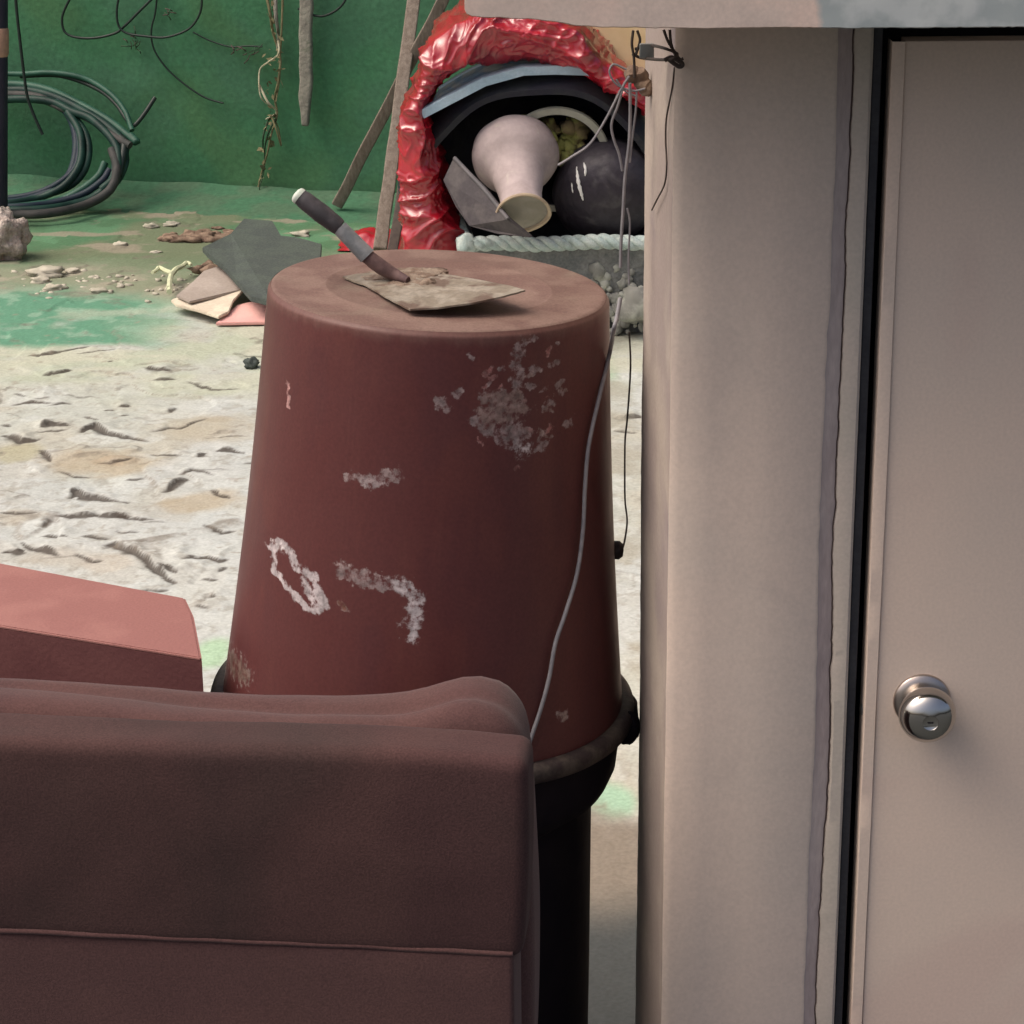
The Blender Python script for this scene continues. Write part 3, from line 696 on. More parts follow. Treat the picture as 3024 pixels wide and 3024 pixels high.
    V = P.reshape(-1, 3); a = np.arange((NH+1)*SEG).reshape(NH+1, SEG); r = np.roll(a, -1, axis=1)
    Q = np.stack([a[:-1], r[:-1], r[1:], a[1:]], -1).reshape(-1, 4)
    me = bpy.data.meshes.new('bin_body'); me.vertices.add(len(V)); me.vertices.foreach_set('co', V.astype(np.float32).ravel())
    me.loops.add(Q.size); me.loops.foreach_set('vertex_index', Q.astype(np.int32).ravel())
    me.polygons.add(len(Q)); me.polygons.foreach_set('loop_start', np.arange(0, Q.size, 4, dtype=np.int32))
    me.update(calc_edges=True); me.polygons.foreach_set('use_smooth', np.ones(len(Q), bool))
    at = me.color_attributes.new('Col', 'FLOAT_COLOR', 'POINT')
    at.data.foreach_set('color', np.concatenate([base.reshape(-1, 3), np.ones((len(V), 1))], 1).astype(np.float32).ravel())
    at2 = me.color_attributes.new('Mark', 'FLOAT_COLOR', 'POINT')
    at2.data.foreach_set('color', np.concatenate([mcol.reshape(-1, 3), np.ones((len(V), 1))], 1).astype(np.float32).ravel())
    at3 = me.attributes.new('Amount', 'FLOAT', 'POINT'); at3.data.foreach_set('value', mk_.reshape(-1).astype(np.float32))
    me.materials.append(M['bin']); o = bpy.data.objects.new('bin_body', me); COL.objects.link(o); o.parent = t
    me.transform(world_of(t).inverted())
    # top disc with moulded ring
    rt_ = RT-.003
    lathe('bin_base', bb_+axis*Lb, axis, [(rt_, -.0006), (rt_-.002, .0012), (rt_-.006, .0018), (.142, .0014), (.140, .0020), (.137, .0020), (.135, .0012), (.05, .0010), (0, .0010)],
          M['bin_top'], t, seg=160, auto=70)
    # rolled rim
    rimo = lathe('bin_rim', bb_, axis, [(RB-.004, .010), (RB+.006, .012), (RB+.013, .008), (RB+.0155, 0), (RB+.0145, -.010), (RB+.010, -.014), (RB+.004, -.013), (RB-.006, -.012), (RB-.006, .010)],
          M['bin_rim'], t, seg=160, auto=60, closed=True, disp=lambda r, h, a: (r, h+.0012*math.sin(a*5)))
    for s in (-1, 1):
        c_ = bb_ + X*(s*(RB+(.008 if s > 0 else .001))) - Yv*.02 - axis*(.016 if s > 0 else .004)
        ax2 = (X*math.cos(.2)*s).normalized()
        rbox('handle_lug', c_, (.012, .04, .024 if s > 0 else .013), .009, M['black_plastic'], t, n=(2, 4, 3), axes=(X*s, Yv, axis),
             disp=lambda l: Vector((l.x+.004*mn.noise(l*60), l.y, l.z*(1-.5*max(0, l.x/.013))+.010*mn.noise(l*45+Vector((3, 0, 0))))))
    # side nub half way up right
    q = loc(1845, 1660)
    lathe('side_nub', bb_ + X*(RB+(RT-RB)*(q[1]/Lb)-.012) + axis*q[1] , X, [(.011, 0), (.012, .014), (.008, .019), (0, .020)], M['bin_rim'], t, seg=20)
build_bin()
lb_top = bb_ - axis*.016
def build_lower():
    ax = Vector((0, 0, 1)); b = Vector((lb_top.x+.002, lb_top.y, 0)); h = lb_top.z
    t = empty('black_barrel', b, 'black round barrel standing under the upturned brown bin', 'barrel')
    lathe('barrel_body', b, ax, [(.205, 0), (.211, .01), (.214, h*.5), (.217, h-.14), (.2175, h-.105), (.219, h-.1)], M['black_plastic'], t, seg=120, closed=True,
          disp=lambda r, hh, a: (r+.001*math.sin(3*a+hh*9), hh))
    lathe('barrel_collar', b, ax, [(.214, h-.115), (.222, h-.105), (.238, h-.094), (.2475, h-.075), (.250, h-.055), (.252, h-.03), (.252, h-.004), (.246, h+.001), (.18, h+.001)], M['black_plastic'], t, seg=120, closed=True,
          disp=lambda r, hh, a: (r+.0025*mn.noise(Vector((math.cos(a)*4, math.sin(a)*4, hh*30))), hh))
build_lower()

# ------------------------------------------------------------------ TROWEL
def build_trowel():
    zt = bt_.z
    def T(px, py, dz): return G(px, py, zt+dz)
    t = empty('trowel', T(1250, 840, .01), 'old mason trowel caked with mortar lying on top of the upturned brown bin', 'trowel')
    out = [(1012, 816, .012), (1040, 828, .011), (1080, 840, .011), (1140, 876, .012), (1210, 912, .013), (1290, 908, .014), (1400, 893, .018), (1490, 873, .022), (1552, 856, .024), (1500, 842, .022), (1400, 823, .018), (1330, 811, .016), (1230, 801, .014), (1130, 804, .013), (1055, 808, .012)]
    P = [T(*p) for p in out]; cc = sum(P, Vector())/len(P)
    Pp = []
    for i in range(len(P)):
        a, b = P[i], P[(i+1) % len(P)]
        for k in range(6):
            q = a.lerp(b, k/6); d = (q-cc); q = q + d.normalized()*(.0012*mn.noise(q*160)); Pp.append(q)
    n = len(Pp); V = []; Fc = []; rings = 14
    for s, dz in ((1, 0), (-1, -.0022)):
        for r in range(1, rings+1):
            f = r/rings
            for q in Pp:
                w = cc.lerp(q, f); hgt = (1-f)*-.003 + (.0022*max(0, mn.noise(w*90))+.0016*mn.noise(w*220))*(1 if s > 0 else 0)*min(1, (1-f)*5)
                V.append(Vector((w.x, w.y, w.z+dz+hgt)))
        V.append(cc+ZA*(dz-.003))
    half = rings*n+1
    for s in (0, 1):
        o_ = s*half
        for r in range(rings-1):
            for k in range(n):
                k2 = (k+1) % n; f_ = (o_+r*n+k, o_+(r+1)*n+k, o_+(r+1)*n+k2, o_+r*n+k2); Fc.append(f_ if not s else f_[::-1])
        for k in range(n): f_ = (o_+rings*n, o_+k, o_+(k+1) % n); Fc.append(f_ if not s else f_[::-1])
    for k in range(n):
        k2 = (k+1) % n; Fc.append(((rings-1)*n+k, half+(rings-1)*n+k, half+(rings-1)*n+k2, (rings-1)*n+k2))
    fix_normals(mesh_obj('blade', V, Fc, M['steel_dull'], t, auto=45))
    # mortar lump
    c = T(1235, 826, .017)
    def dsp(l):
        k = 1+.35*mn.noise(l*70+Vector((2, 5, 1)))
        return Vector((l.x*k, l.y*k, l.z*(1+.6*mn.noise(l*55))))
    V, Fc = [], []
    def blob(c, rx, ry, rz, sd):
        b0 = len(V); nu, nv = 36, 18
        for j in range(nv+1):
            p = PI*j/nv
            for i in range(nu):
                a = 2*PI*i/nu; d = Vector((math.sin(p)*math.cos(a), math.sin(p)*math.sin(a), math.cos(p)))
                k = 1+.30*mn.noise(d*2.2+Vector((sd, 0, 0)))+.12*mn.noise(d*7+Vector((sd, 3, 0)))
                V.append(c+Vector((d.x*rx*k, d.y*ry*k, d.z*rz*k)))
        for j in range(nv):
            for i in range(nu):
                i2 = (i+1) % nu; Fc.append((b0+j*nu+i, b0+j*nu+i2, b0+(j+1)*nu+i2, b0+(j+1)*nu+i))
    blob(T(1180, 818, .010), .044, .034, .006, 1); blob(T(1245, 812, .011), .036, .030, .0055, 2); blob(T(1266, 842, .011), .010, .008, .008, 3); blob(T(1225, 842, .009), .036, .020, .0055, 5)
    mesh_obj('mortar_crust', V, Fc, M['mortar'], t)
    # handle rises up and to the left
    A = T(1168, 812, .020); Bp = W(1085, 757, A.y+.004); Cp = W(1003, 672, A.y+.010); Dp = W(884, 580, A.y+.018); E = W(872, 570, A.y+.019)
    tube('tang', [T(1205, 828, .016), A, W(1128, 790, A.y+.002), Bp+(Bp-A)*.05], .010, M['tang'], t, seg=16, n=8, rf=lambda u: .0045+.0048*math.sin(min(1, u*1.05)*PI/1.6))
    tube('ferrule', [Bp, Bp.lerp(Cp, .5), Cp], .0105, M['ferrule'], t, seg=24, n=6, rf=lambda u: .0108-.0012*u)
    tube('grip', [Cp, Cp.lerp(Dp, .3), Cp.lerp(Dp, .7), Dp], .0115, M['grip'], t, seg=24, n=8, rf=lambda u: (.0098+.0020*math.sin(u*PI)**.7+.0002*math.sin(u*17)))
    tube('grip_end', [Dp-(E-Dp)*.2, Dp.lerp(E, .5), E], .010, M['cap'], t, seg=20, n=5, rf=lambda u: .0105*math.sqrt(max(.02, 1-(u*.95)**3)))
build_trowel()

# ------------------------------------------------------------------ SOFA
def build_sofa():
    Pr = W(1572, 2200, 2.34)       # right upper corner of the back, camera side
    Pl = W(0, 2160, 2.34+.062*1.45)
    rot = math.radians(-6.0)
    ax = Vector((math.cos(rot), math.sin(rot), 0)); ay = Vector((-math.sin(rot), math.cos(rot), 0))
    ztop = W(1500, 2178, 2.36).z-.016
    L = 1.7
    t = empty('sofa', Vector((Pr.x-ax.x*L/2, Pr.y-ax.y*L/2, 0)), 'brown fabric sofa seen from behind in the lower left foreground', 'sofa')
    zs = W(1500, 2793, 2.345).z-.017
    # back panel, upper
    def fab(seed, amp):
        return lambda l: Vector((l.x, l.y+amp*mn.noise(Vector((l.x*2.3, l.z*3, seed))), l.z+amp*.7*mn.noise(Vector((l.x*3, l.y*8, seed+4)))))
    T_ = .040
    c = Pr - ax*(L/2+.006) + ay*T_; c.z = (ztop+zs)/2
    hzp = (ztop-zs)/2
    def d1(l):
        tp = (hzp-l.z)/(2*hzp)
        e = max(0, l.x-(L/2-.10))/.10
        yy = l.y+.006*mn.noise(Vector((l.x*2.3, l.z*5, 3)))+.0016*mn.noise(Vector((l.x*16, l.z*16, 5)))
        zz = l.z+(.004*mn.noise(Vector((l.x*4, l.y*8, 7)))+.0015*mn.noise(Vector((l.x*19, l.y*18, 5))))*(1-tp) - .005*e*e*(1-tp)
        return Vector((l.x - .006*tp*e + .004*math.sin(tp*PI)*e, yy - .010*math.sin(min(1, tp)*PI)*.5, zz))
    rbox('back_panel', c, (L/2, T_, hzp), .015, M['fabric_dark'], t, n=(90, 6, 24), disp=d1, axes=(ax, ay, ZA))
    c3 = Pr - ax*(L/2+.017) + ay*(T_+.001); c3.z = zs/2+.004
    rbox('lower_panel', c3, (L/2-.004, T_+.001, zs/2+.004), .006, M['fabric'], t, n=(70, 3, 24), axes=(ax, ay, ZA),
         disp=lambda l: Vector((l.x, l.y+.004*mn.noise(Vector((l.x*3.3, l.z*3, 13)))+.0015*mn.noise(Vector((l.x*14, l.z*5, 15))), l.z)))
    s0 = Pr - ax*(L-.01); s1 = Pr - ax*.022
    pts = []
    for i in range(120):
        p = s0.lerp(s1, i/119) - ay*(-.0005+.002*mn.noise(Vector((i*.1, 4, 0)))); p.z = zs+.009+.0014*mn.noise(Vector((i*.2, 0, 0))); pts.append(p)
    tube('piping', pts, .0030, M['fabric'], t, seg=8, smooth_path=False)
    # puffed cushion behind
    zc = W(900, 2064, 2.49).z-.018
    hz = .26; cy = T_*2+.065
    cc = Pr - ax*(L/2+.020) + ay*cy; cc.z = zc-hz
    def d2(l):
        x = l.x-(L/2)   # 0 at right end, negative left
        kz = max(0, l.z/hz)
        bump = .026*math.exp(-((x+.06)/.055)**2) + .010*math.exp(-((x+.72)/.3)**2) - .004*math.exp(-((x+.30)/.10)**2)
        side = max(0, x+.06)/.06
        z = l.z + bump*kz**3 
        # fold crease running along the cushion top
        crease = .007*math.exp(-((l.y+.015+.05*x)/.010)**2)*min(1, max(0, -x/.1))*(1 if kz > .9 else 0)
        z -= crease
        bulge = .008*math.cos(min(1, abs(l.z+.02)/hz)*PI/2)
        return Vector((l.x + bulge*side*1.4 + .005*mn.noise(Vector((0, l.y*9, l.z*7)))*side, l.y+.010*mn.noise(Vector((l.x*4, l.z*5, 1))), z+.008*mn.noise(Vector((l.x*3.5, l.y*10, 8)))+.0025*mn.noise(Vector((l.x*14, l.y*20, 8)))))
    rbox('back_cushion', cc, (L/2, .060, hz), .034, M['fabric'], t, n=(80, 10, 14), axes=(ax, ay, ZA), disp=d2)
    # seat part facing away
    c4 = Pr - ax*(L/2) + ay*.16; c4.z = .2
    rbox('seat_base', c4, (L/2-.03, .14, .18), .03, M['fabric'], t, n=(10, 4, 4), axes=(ax, ay, ZA))
build_sofa()

# ------------------------------------------------------------------ red brown box beside the bin
def build_box():
    zt = .84
    A = G(596, 1944, zt); B = G(546, 1765, zt); C = G(0, 1662, zt); D = G(0, 1848, zt)
    C = B+(C-B)*2.2; D = A+(D-A)*2.2
    c = (A+B+C+D)/4
    t = empty('painted_box', Vector((c.x, c.y, 0)), 'red brown box with a pinkish top left of the upturned bin', 'box')
    B2 = G(572, 1820, zt)
    top = [A, B2, B, C, D]
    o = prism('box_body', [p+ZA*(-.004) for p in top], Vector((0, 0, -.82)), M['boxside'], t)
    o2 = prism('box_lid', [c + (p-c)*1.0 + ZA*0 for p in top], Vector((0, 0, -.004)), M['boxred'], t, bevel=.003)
build_box()

# ------------------------------------------------------------------ WIRES on and beside the bin
def build_wires():
    kp = W(1868, 262, 2.80)
    t = empty('wire_bundle', kp, 'tangle of thin grey wires knotted beside the pillar below the beam', 'wires')
    Y = 2.80
    def st(pts, r=.0014, mt='wire', Y=Y): tube('strand', [W(x, y, Y+(z if True else 0)) for x, y, z in pts], r, M[mt], t, seg=6, n=8)
    st([(1858, 225, 0), (1835, 262, 0), (1790, 350, .0), (1742, 425, 0), (1690, 462, 0), (1648, 488, 0)], .0016)
    st([(1842, 250, .0), (1825, 310, 0), (1806, 365, 0), (1812, 410, 0), (1828, 455, 0), (1838, 505, 0)], .0017)
    st([(1860, 245, 0), (1861, 330, 0), (1858, 420, 0), (1846, 520, 0), (1840, 620, 0), (1834, 720, 0), (1832, 790, 0)], .0021)
    st([(1880, 270, 0), (1877, 330, 0), (1868, 400, 0), (1860, 480, 0)], .0014)
    st([(1852, 615, 0), (1860, 660, 0), (1856, 760, 0), (1858, 840, 0)], .0013)
    st([(1850, 205, 0), (1812, 190, 0), (1800, 215, 0), (1822, 250, 0), (1868, 268, 0), (1905, 262, 0)], .0013)
    st([(1820, 235, 0), (1845, 268, 0), (1880, 285, 0)], .0012)
    # knot wrapped round the pillar edge
    V, Fc = [], []
    w_ = empty('binding_wire', W(1930, 160, 2.66), 'rusty binding wire twisted round the pillar just under the beam', 'wire')
    loops = [[(1875, 145), (1920, 135), (1960, 142), (2000, 160), (1975, 176), (1900, 172), (1868, 160)], [(1870, 90), (1866, 130), (1872, 170), (1874, 230)], [(1882, 90), (1890, 120), (1878, 160)],
             [(1960, 88), (1972, 120), (1990, 150), (2008, 175), (2018, 172)], [(1978, 88), (1980, 115), (1985, 140), (2005, 185)], [(1962, 178), (1985, 170), (2015, 188), (2004, 196), (1970, 172)]]
    for i, l in enumerate(loops):
        tube('wire_loop', [W(x, y, 2.61 if x > 1950 else 2.70) for x, y in l], .0017 if i != 5 else .0026, M['wire_dark'], w_, seg=6, n=8)
    rbox('metal_clip', W(1910, 150, 2.69), (.008, .002, .008), .0015, M['latch'], w_, n=(1, 1, 1))
    rr = random.Random(2)
    for k in range(5):
        c = W(1880+rr.uniform(-14, 30), 240+rr.uniform(-22, 22), 2.84)
        lathe('twisted_knot', c, (rr.uniform(-1, 1), rr.uniform(-1, 1), rr.uniform(-1, 1)), [(0, -.010), (.008, -.007), (.010, 0), (.007, .008), (0, .010)], M['rust'], w_, seg=14)
    # thin dark wire on pillar
    tube('pillar_wire', [W(x, y, z) for x, y, z in [(1992, 200, 2.63), (1985, 260, 2.65), (1968, 350, 2.68), (1966, 420, 2.69), (1969, 490, 2.68), (1962, 545, 2.69), (1940, 590, 2.74), (1925, 620, 2.78)]], .0010, M['wire_dark'], None, seg=6)
    tag(bpy.data.objects['pillar_wire'], 'thin dark wire hanging down the face of the beige pillar', 'wire')
    # the long light wire over the bin
    pts = [W(1832, 880, 2.80), W(1822, 935, 2.79), W(1812, 975, 2.78), on_bin(1800, 1045), on_bin(1768, 1180), on_bin(1738, 1320), on_bin(1727, 1450), on_bin(1722, 1560), on_bin(1705, 1690), on_bin(1670, 1810),
           on_bin(1640, 1900), on_bin(1622, 2000), on_bin(1598, 2090), on_bin(1562, 2200), on_bin(1552, 2260)]
    tube('long_wire', pts, .0026, M['wire'], None, seg=8, n=8)
    tag(bpy.data.objects['long_wire'], 'long light grey wire running down the right side of the upturned bin', 'wire')
    tube('brown_wire', [W(x, y, 2.98) for x, y in [(1858, 980), (1862, 1060), (1860, 1130), (1852, 1240), (1846, 1300), (1845, 1400), (1846, 1480), (1852, 1540), (1844, 1600), (1836, 1628)]], .0013, M['wire_dark'], None, seg=6)
    tag(bpy.data.objects['brown_wire'], 'thin brown wire hanging in the gap between bin and pillar', 'wire')
build_wires()

# ------------------------------------------------------------------ things by the green wall
def build_wall_things():
    # coiled hoses hanging/leaning at the left
    base = WL(80, 630, .15)
    t = empty('hose_coil', base, 'coil of dark green garden hoses leaning on the green wall at the left edge', 'hose')
    def h(pts, r, mt, o0=.1, o1=.1, n=10):
        def hp(x, y, k):
            for i in range(60):
                o_ = .05+o0*.5+max(0, (y-240)/400)*.35+i*.015; p = WL(x, y, o_)
                if p.z > r+.004+k: return p
            return p
        tube('hose_turn', [hp(x, y, (o0-.05)*.25) for i, (x, y) in enumerate(pts)], r*1.35, M[mt], t, seg=10, n=n)
    h([(-120, 240), (0, 247), (80, 252), (150, 268), (230, 305), (320, 355), (400, 418), (385, 400)], .012, 'hose_green', .10, .14)
    h([(-120, 262), (0, 266), (90, 268), (170, 290), (250, 330), (320, 375), (368, 430), (352, 500)], .013, 'hose', .12, .10)
    h([(-120, 278), (20, 278), (110, 285), (180, 318), (262, 350), (330, 398), (385, 430)], .011, 'hose_grey', .14, .13)
    h([(-60, 215), (60, 218), (140, 214), (215, 222), (270, 240), (330, 280), (370, 330), (390, 385)], .008, 'hose_green', .08, .10)
    h([(60, 225), (160, 222), (230, 238), (300, 270), (345, 310), (372, 350), (392, 372), (420, 345), (458, 288)], .0065, 'cable', .05, .06)
    h([(170, 300), (205, 340), (225, 400), (222, 470), (200, 525), (150, 565), (60, 595), (-60, 600)], .013, 'hose_blue', .12, .14)
    h([(200, 330), (235, 390), (240, 460), (222, 510), (180, 555), (110, 585), (20, 602), (-80, 605)], .011, 'hose', .15, .16)
    h([(310, 480), (290, 520), (240, 560), (180, 590), (100, 605), (20, 612), (-80, 612)], .011, 'hose_green', .13, .16)
    h([(330, 440), (345, 500), (325, 560), (265, 600), (190, 622), (110, 632), (20, 632), (-80, 628)], .013, 'hose_grey', .16, .2)
    h([(345, 450), (330, 530), (280, 580), (210, 605), (130, 618), (20, 622), (-60, 618)], .012, 'hose', .14, .19)
    h([(-70, 300), (60, 292), (150, 300), (215, 330), (270, 352), (330, 410), (350, 460), (340, 520), (300, 560)], .012, 'hose', .15, .12)
    h([(355, 405), (368, 430), (350, 520)], .012, 'cable', .13, .12)
    h([(-80, 290), (40, 284), (130, 296), (205, 336), (250, 390), (262, 450), (245, 510), (200, 552), (120, 578), (40, 588), (-60, 590)], .011, 'hose', .10, .1)
    h([(-80, 250), (60, 256), (140, 268), (220, 306), (300, 360), (352, 420), (372, 470), (350, 530), (300, 575), (230, 608)], .010, 'hose', .09, .1)
    h([(180, 306), (216, 352), (232, 410), (232, 460), (215, 505), (160, 548), (90, 575), (0, 588)], .009, 'hose_blue', .14, .1)
    h([(-80, 612), (60, 610), (150, 600), (240, 575), (300, 535), (325, 500)], .010, 'hose_blue', .16, .1)
    # cables
    def cab(label, pts, r=.0052, off=.03, mt='cable'):
        o = tube('cable', [WL(x, y, off+.0*i) for i, (x, y) in enumerate(pts)], r, M[mt], None, seg=8, n=10)
        tag(o, label, 'cable', 'black cables on the green wall')
    cab('black cable hanging down in front of the hose coil', [(42, -60), (50, 40), (60, 130), (72, 230), (82, 290), (102, 345), (126, 398)], .0062, .24)
    cab('black cable looping wide at the upper left of the green wall', [(215, -20), (190, 30), (183, 62), (192, 95), (225, 110), (280, 112), (340, 98), (370, 75), (410, 35), (450, -5), (480, -40)], .0052, .035)
    cab('black cable making the big loop right of the wide loop', [(355, -30), (345, 30), (350, 75), (375, 98), (430, 107), (490, 110), (550, 90), (580, 60), (595, 20), (594, -30)], .0046, .05)
    cab('thin black cable trailing down right across the green wall', [(465, -20), (458, 40), (448, 80), (448, 120), (462, 160), (500, 210), (560, 260), (610, 290), (660, 305)], .0036, .028)
    cab('short thin cable end pointing right on the green wall', [(570, 95), (620, 120), (680, 138), (730, 136), (775, 138)], .003, .02)
    cab('black cable curving in at the top between stake and sticks', [(880, 25), (905, 38), (945, 48), (980, 38), (1010, 15), (1030, -20)], .0046, .04)
    # stub ends and knots
    rr = random.Random(9)
    tw = empty('dry_twigs', WL(480, 40, .03), 'little knot of dead twigs caught on the looping cables', 'twigs')
    for k in range(26):
        x, y = rr.choice([(485, 35), (470, 50), (400, 135), (385, 120), (700, 145), (760, 158), (735, 165)])
        a = rr.uniform(0, 2*PI); L = rr.uniform(10, 32); x += rr.uniform(-14, 14); y += rr.uniform(-14, 14)
        tube('twig', [WL(x, y, .03), WL(x+L*.5*math.cos(a)+3, y+L*.5*math.sin(a), .045), WL(x+L*math.cos(a), y+L*math.sin(a), .03)], .0022, M['leafdark' if k % 2 else 'wood_dark'], tw, seg=5, n=3)
    # dried vine
    vn = empty('dry_vine', WL(800, 580, .04), 'dried climbing vine hanging on the green wall left of the grey stake', 'vine')
    vs = [([(785, -20), (798, 40), (805, 90), (820, 140), (828, 180), (822, 240), (812, 290), (818, 340), (800, 400), (790, 450), (770, 520), (755, 590)], .006, 'vine'),
          ([(812, -20), (815, 50), (822, 100), (820, 150)], .009, 'stake'), ([(822, 120), (822, 160), (790, 185), (768, 205), (765, 250), (772, 290), (800, 315)], .0042, 'vine_pale'),
          ([(765, 250), (790, 300), (810, 320), (815, 335), (785, 352)], .005, 'vine_pale'), ([(800, 340), (815, 380), (830, 430), (822, 380), (810, 350)], .004, 'vine'),
          ([(835, -10), (832, 80), (828, 160), (826, 230), (815, 300)], .0045, 'vine'), ([(815, 350), (798, 380), (783, 430), (780, 500), (765, 560)], .004, 'leafdark'), ([(790, 360), (778, 400), (776, 440)], .005, 'leafdark')]
    for p, r, mt in vs: tube('stem', [WL(x, y, .04+.02*math.sin(i*1.7)) for i, (x, y) in enumerate(p)], r, M[mt], vn, seg=7, n=6, rf=lambda u, r=r: r*(1-.45*u))
    V, Fc = [], []
    for k in range(70):
        y = rr.uniform(0, 560); x = 815-((y-150)/450 if y > 150 else 0)*45+rr.gauss(0, 13); p = WL(x, y, rr.uniform(.02, .07)); s = rr.uniform(.008, .02)
        a = Vector((rr.gauss(0, 1), rr.gauss(0, 1), rr.gauss(0, 1))).normalized()*s; b = a.cross(Vector((rr.gauss(0, 1), rr.gauss(0, 1), rr.gauss(0, 1)))).normalized()*s*.5
        b0 = len(V); V += [p-a, p+b+ZA*.002, p+a, p-b]; Fc.append((b0, b0+1, b0+2, b0+3))
    tag(mesh_obj('withered_leaf', V, Fc, M['vine'], vn, smooth=False), kind='stuff')
    # grey stake hanging on the wall, lower end free
    def dstake(l): return Vector((l.x*(1+.25*mn.noise(Vector((0, 0, l.z*9))))+.006*mn.noise(Vector((4, 0, l.z*11))), l.y, l.z))
    s_top = WL(905, -120, .05); s_bot = WL(902, 372, .05)
    ax_ = (s_top-s_bot).normalized(); L = (s_top-s_bot).length
    o = rbox('wooden_stake', (s_top+s_bot)/2, (.026, .014, L/2), .01, M['stake'], None, n=(2, 1, 40), axes=(wdir, ax_.cross(wdir), ax_),
             disp=lambda l: Vector((dstake(l).x*(.55+.45*min(1, (l.z+L/2)/.12)), l.y, l.z)))
    tag(o, 'pale grey bark stake hanging against the green wall beside the dry vine', 'stake')
    # leaning sticks
    def stick(label, a, b, Ya, Yb, wpx, mt='wood_grey'):
        A = W(*a, Ya); B = W(*b, Yb); ax = (A-B).normalized(); L = (A-B).length; x = ax.cross(YA).normalized(); y = ax.cross(x)
        h = wpx/7300*8.9/2
        o = rbox('leaning_stick', (A+B)/2, (h, h*.7, L/2), h*.25, M[mt], None, n=(1, 1, 30), axes=(x, y, ax), disp=lambda l: Vector((l.x+.005*mn.noise(Vector((l.z*5, 1, wpx))), l.y, l.z)))
        tag(o, label, 'stick', 'wooden sticks leaning beside the red plastic')
    stick('weathered grey wooden batten leaning steeply behind the red plastic', (1238, -120), (1122, 740), 9.4, 8.5, 40)
    stick('long weathered stick leaning across towards the lower left of the wall', (1370, -120), (995, 605), 8.95, 9.35, 36)
    stick('dark wooden batten standing close beside the red plastic', (1215, 380), (1160, 745), 8.85, 8.4, 30, 'wood_dark')
    # navy post at the left edge with tan band
    a = WL(-20, 640, .35); b = WL(-20, -250, .35)
    p = empty('navy_post', a, 'dark navy post with a tan band at the left edge of the photo', 'post')
    ps = G(-4, 668); ph = 1.2
    pa = W(-6, 700, ps.y); pb = W(-6, -300, ps.y); pax = (pb-pa).normalized()
    lathe('post_shaft', pa, pax, [(.036, 0), (.036, (pb-pa).length)], M['post'], p, seg=24)
    tb = W(-6, 165, ps.y)
    lathe('post_band', tb, pax, [(.036, 0), (.0395, .01), (.0395, .095), (.036, .105)], M['tan'], p, seg=24)
build_wall_things()

def rock_geo(c, rx, ry, rz, sd, V, Fc, nu=16, nv=9, rough=.35):
    b0 = len(V)
    for j in range(nv+1):
        p = PI*j/nv
        for i in range(nu):
            a = 2*PI*i/nu; d = Vector((math.sin(p)*math.cos(a), math.sin(p)*math.sin(a), math.cos(p)))
            k = 1+rough*mn.noise(d*1.6+Vector((sd, 0, 0)))+rough*.5*mn.noise(d*4+Vector((sd, 3, 0)))
            V.append(c+Vector((d.x*rx*k, d.y*ry*k, d.z*rz*k)))
    for j in range(nv):
        for i in range(nu):
            i2 = (i+1) % nu; Fc.append((b0+j*nu+i, b0+(j+1)*nu+i, b0+(j+1)*nu+i2, b0+j*nu+i2))
def rock(name, c, r, sd, mt, label, cat, rough=.35, nu=40, nv=24, group=None):
    V, Fc = [], []; rock_geo(c, r[0], r[1], r[2], sd, V, Fc, nu, nv, rough)
    o = mesh_obj(name, V, Fc, M[mt], None); tag(o, label, cat, group); return o

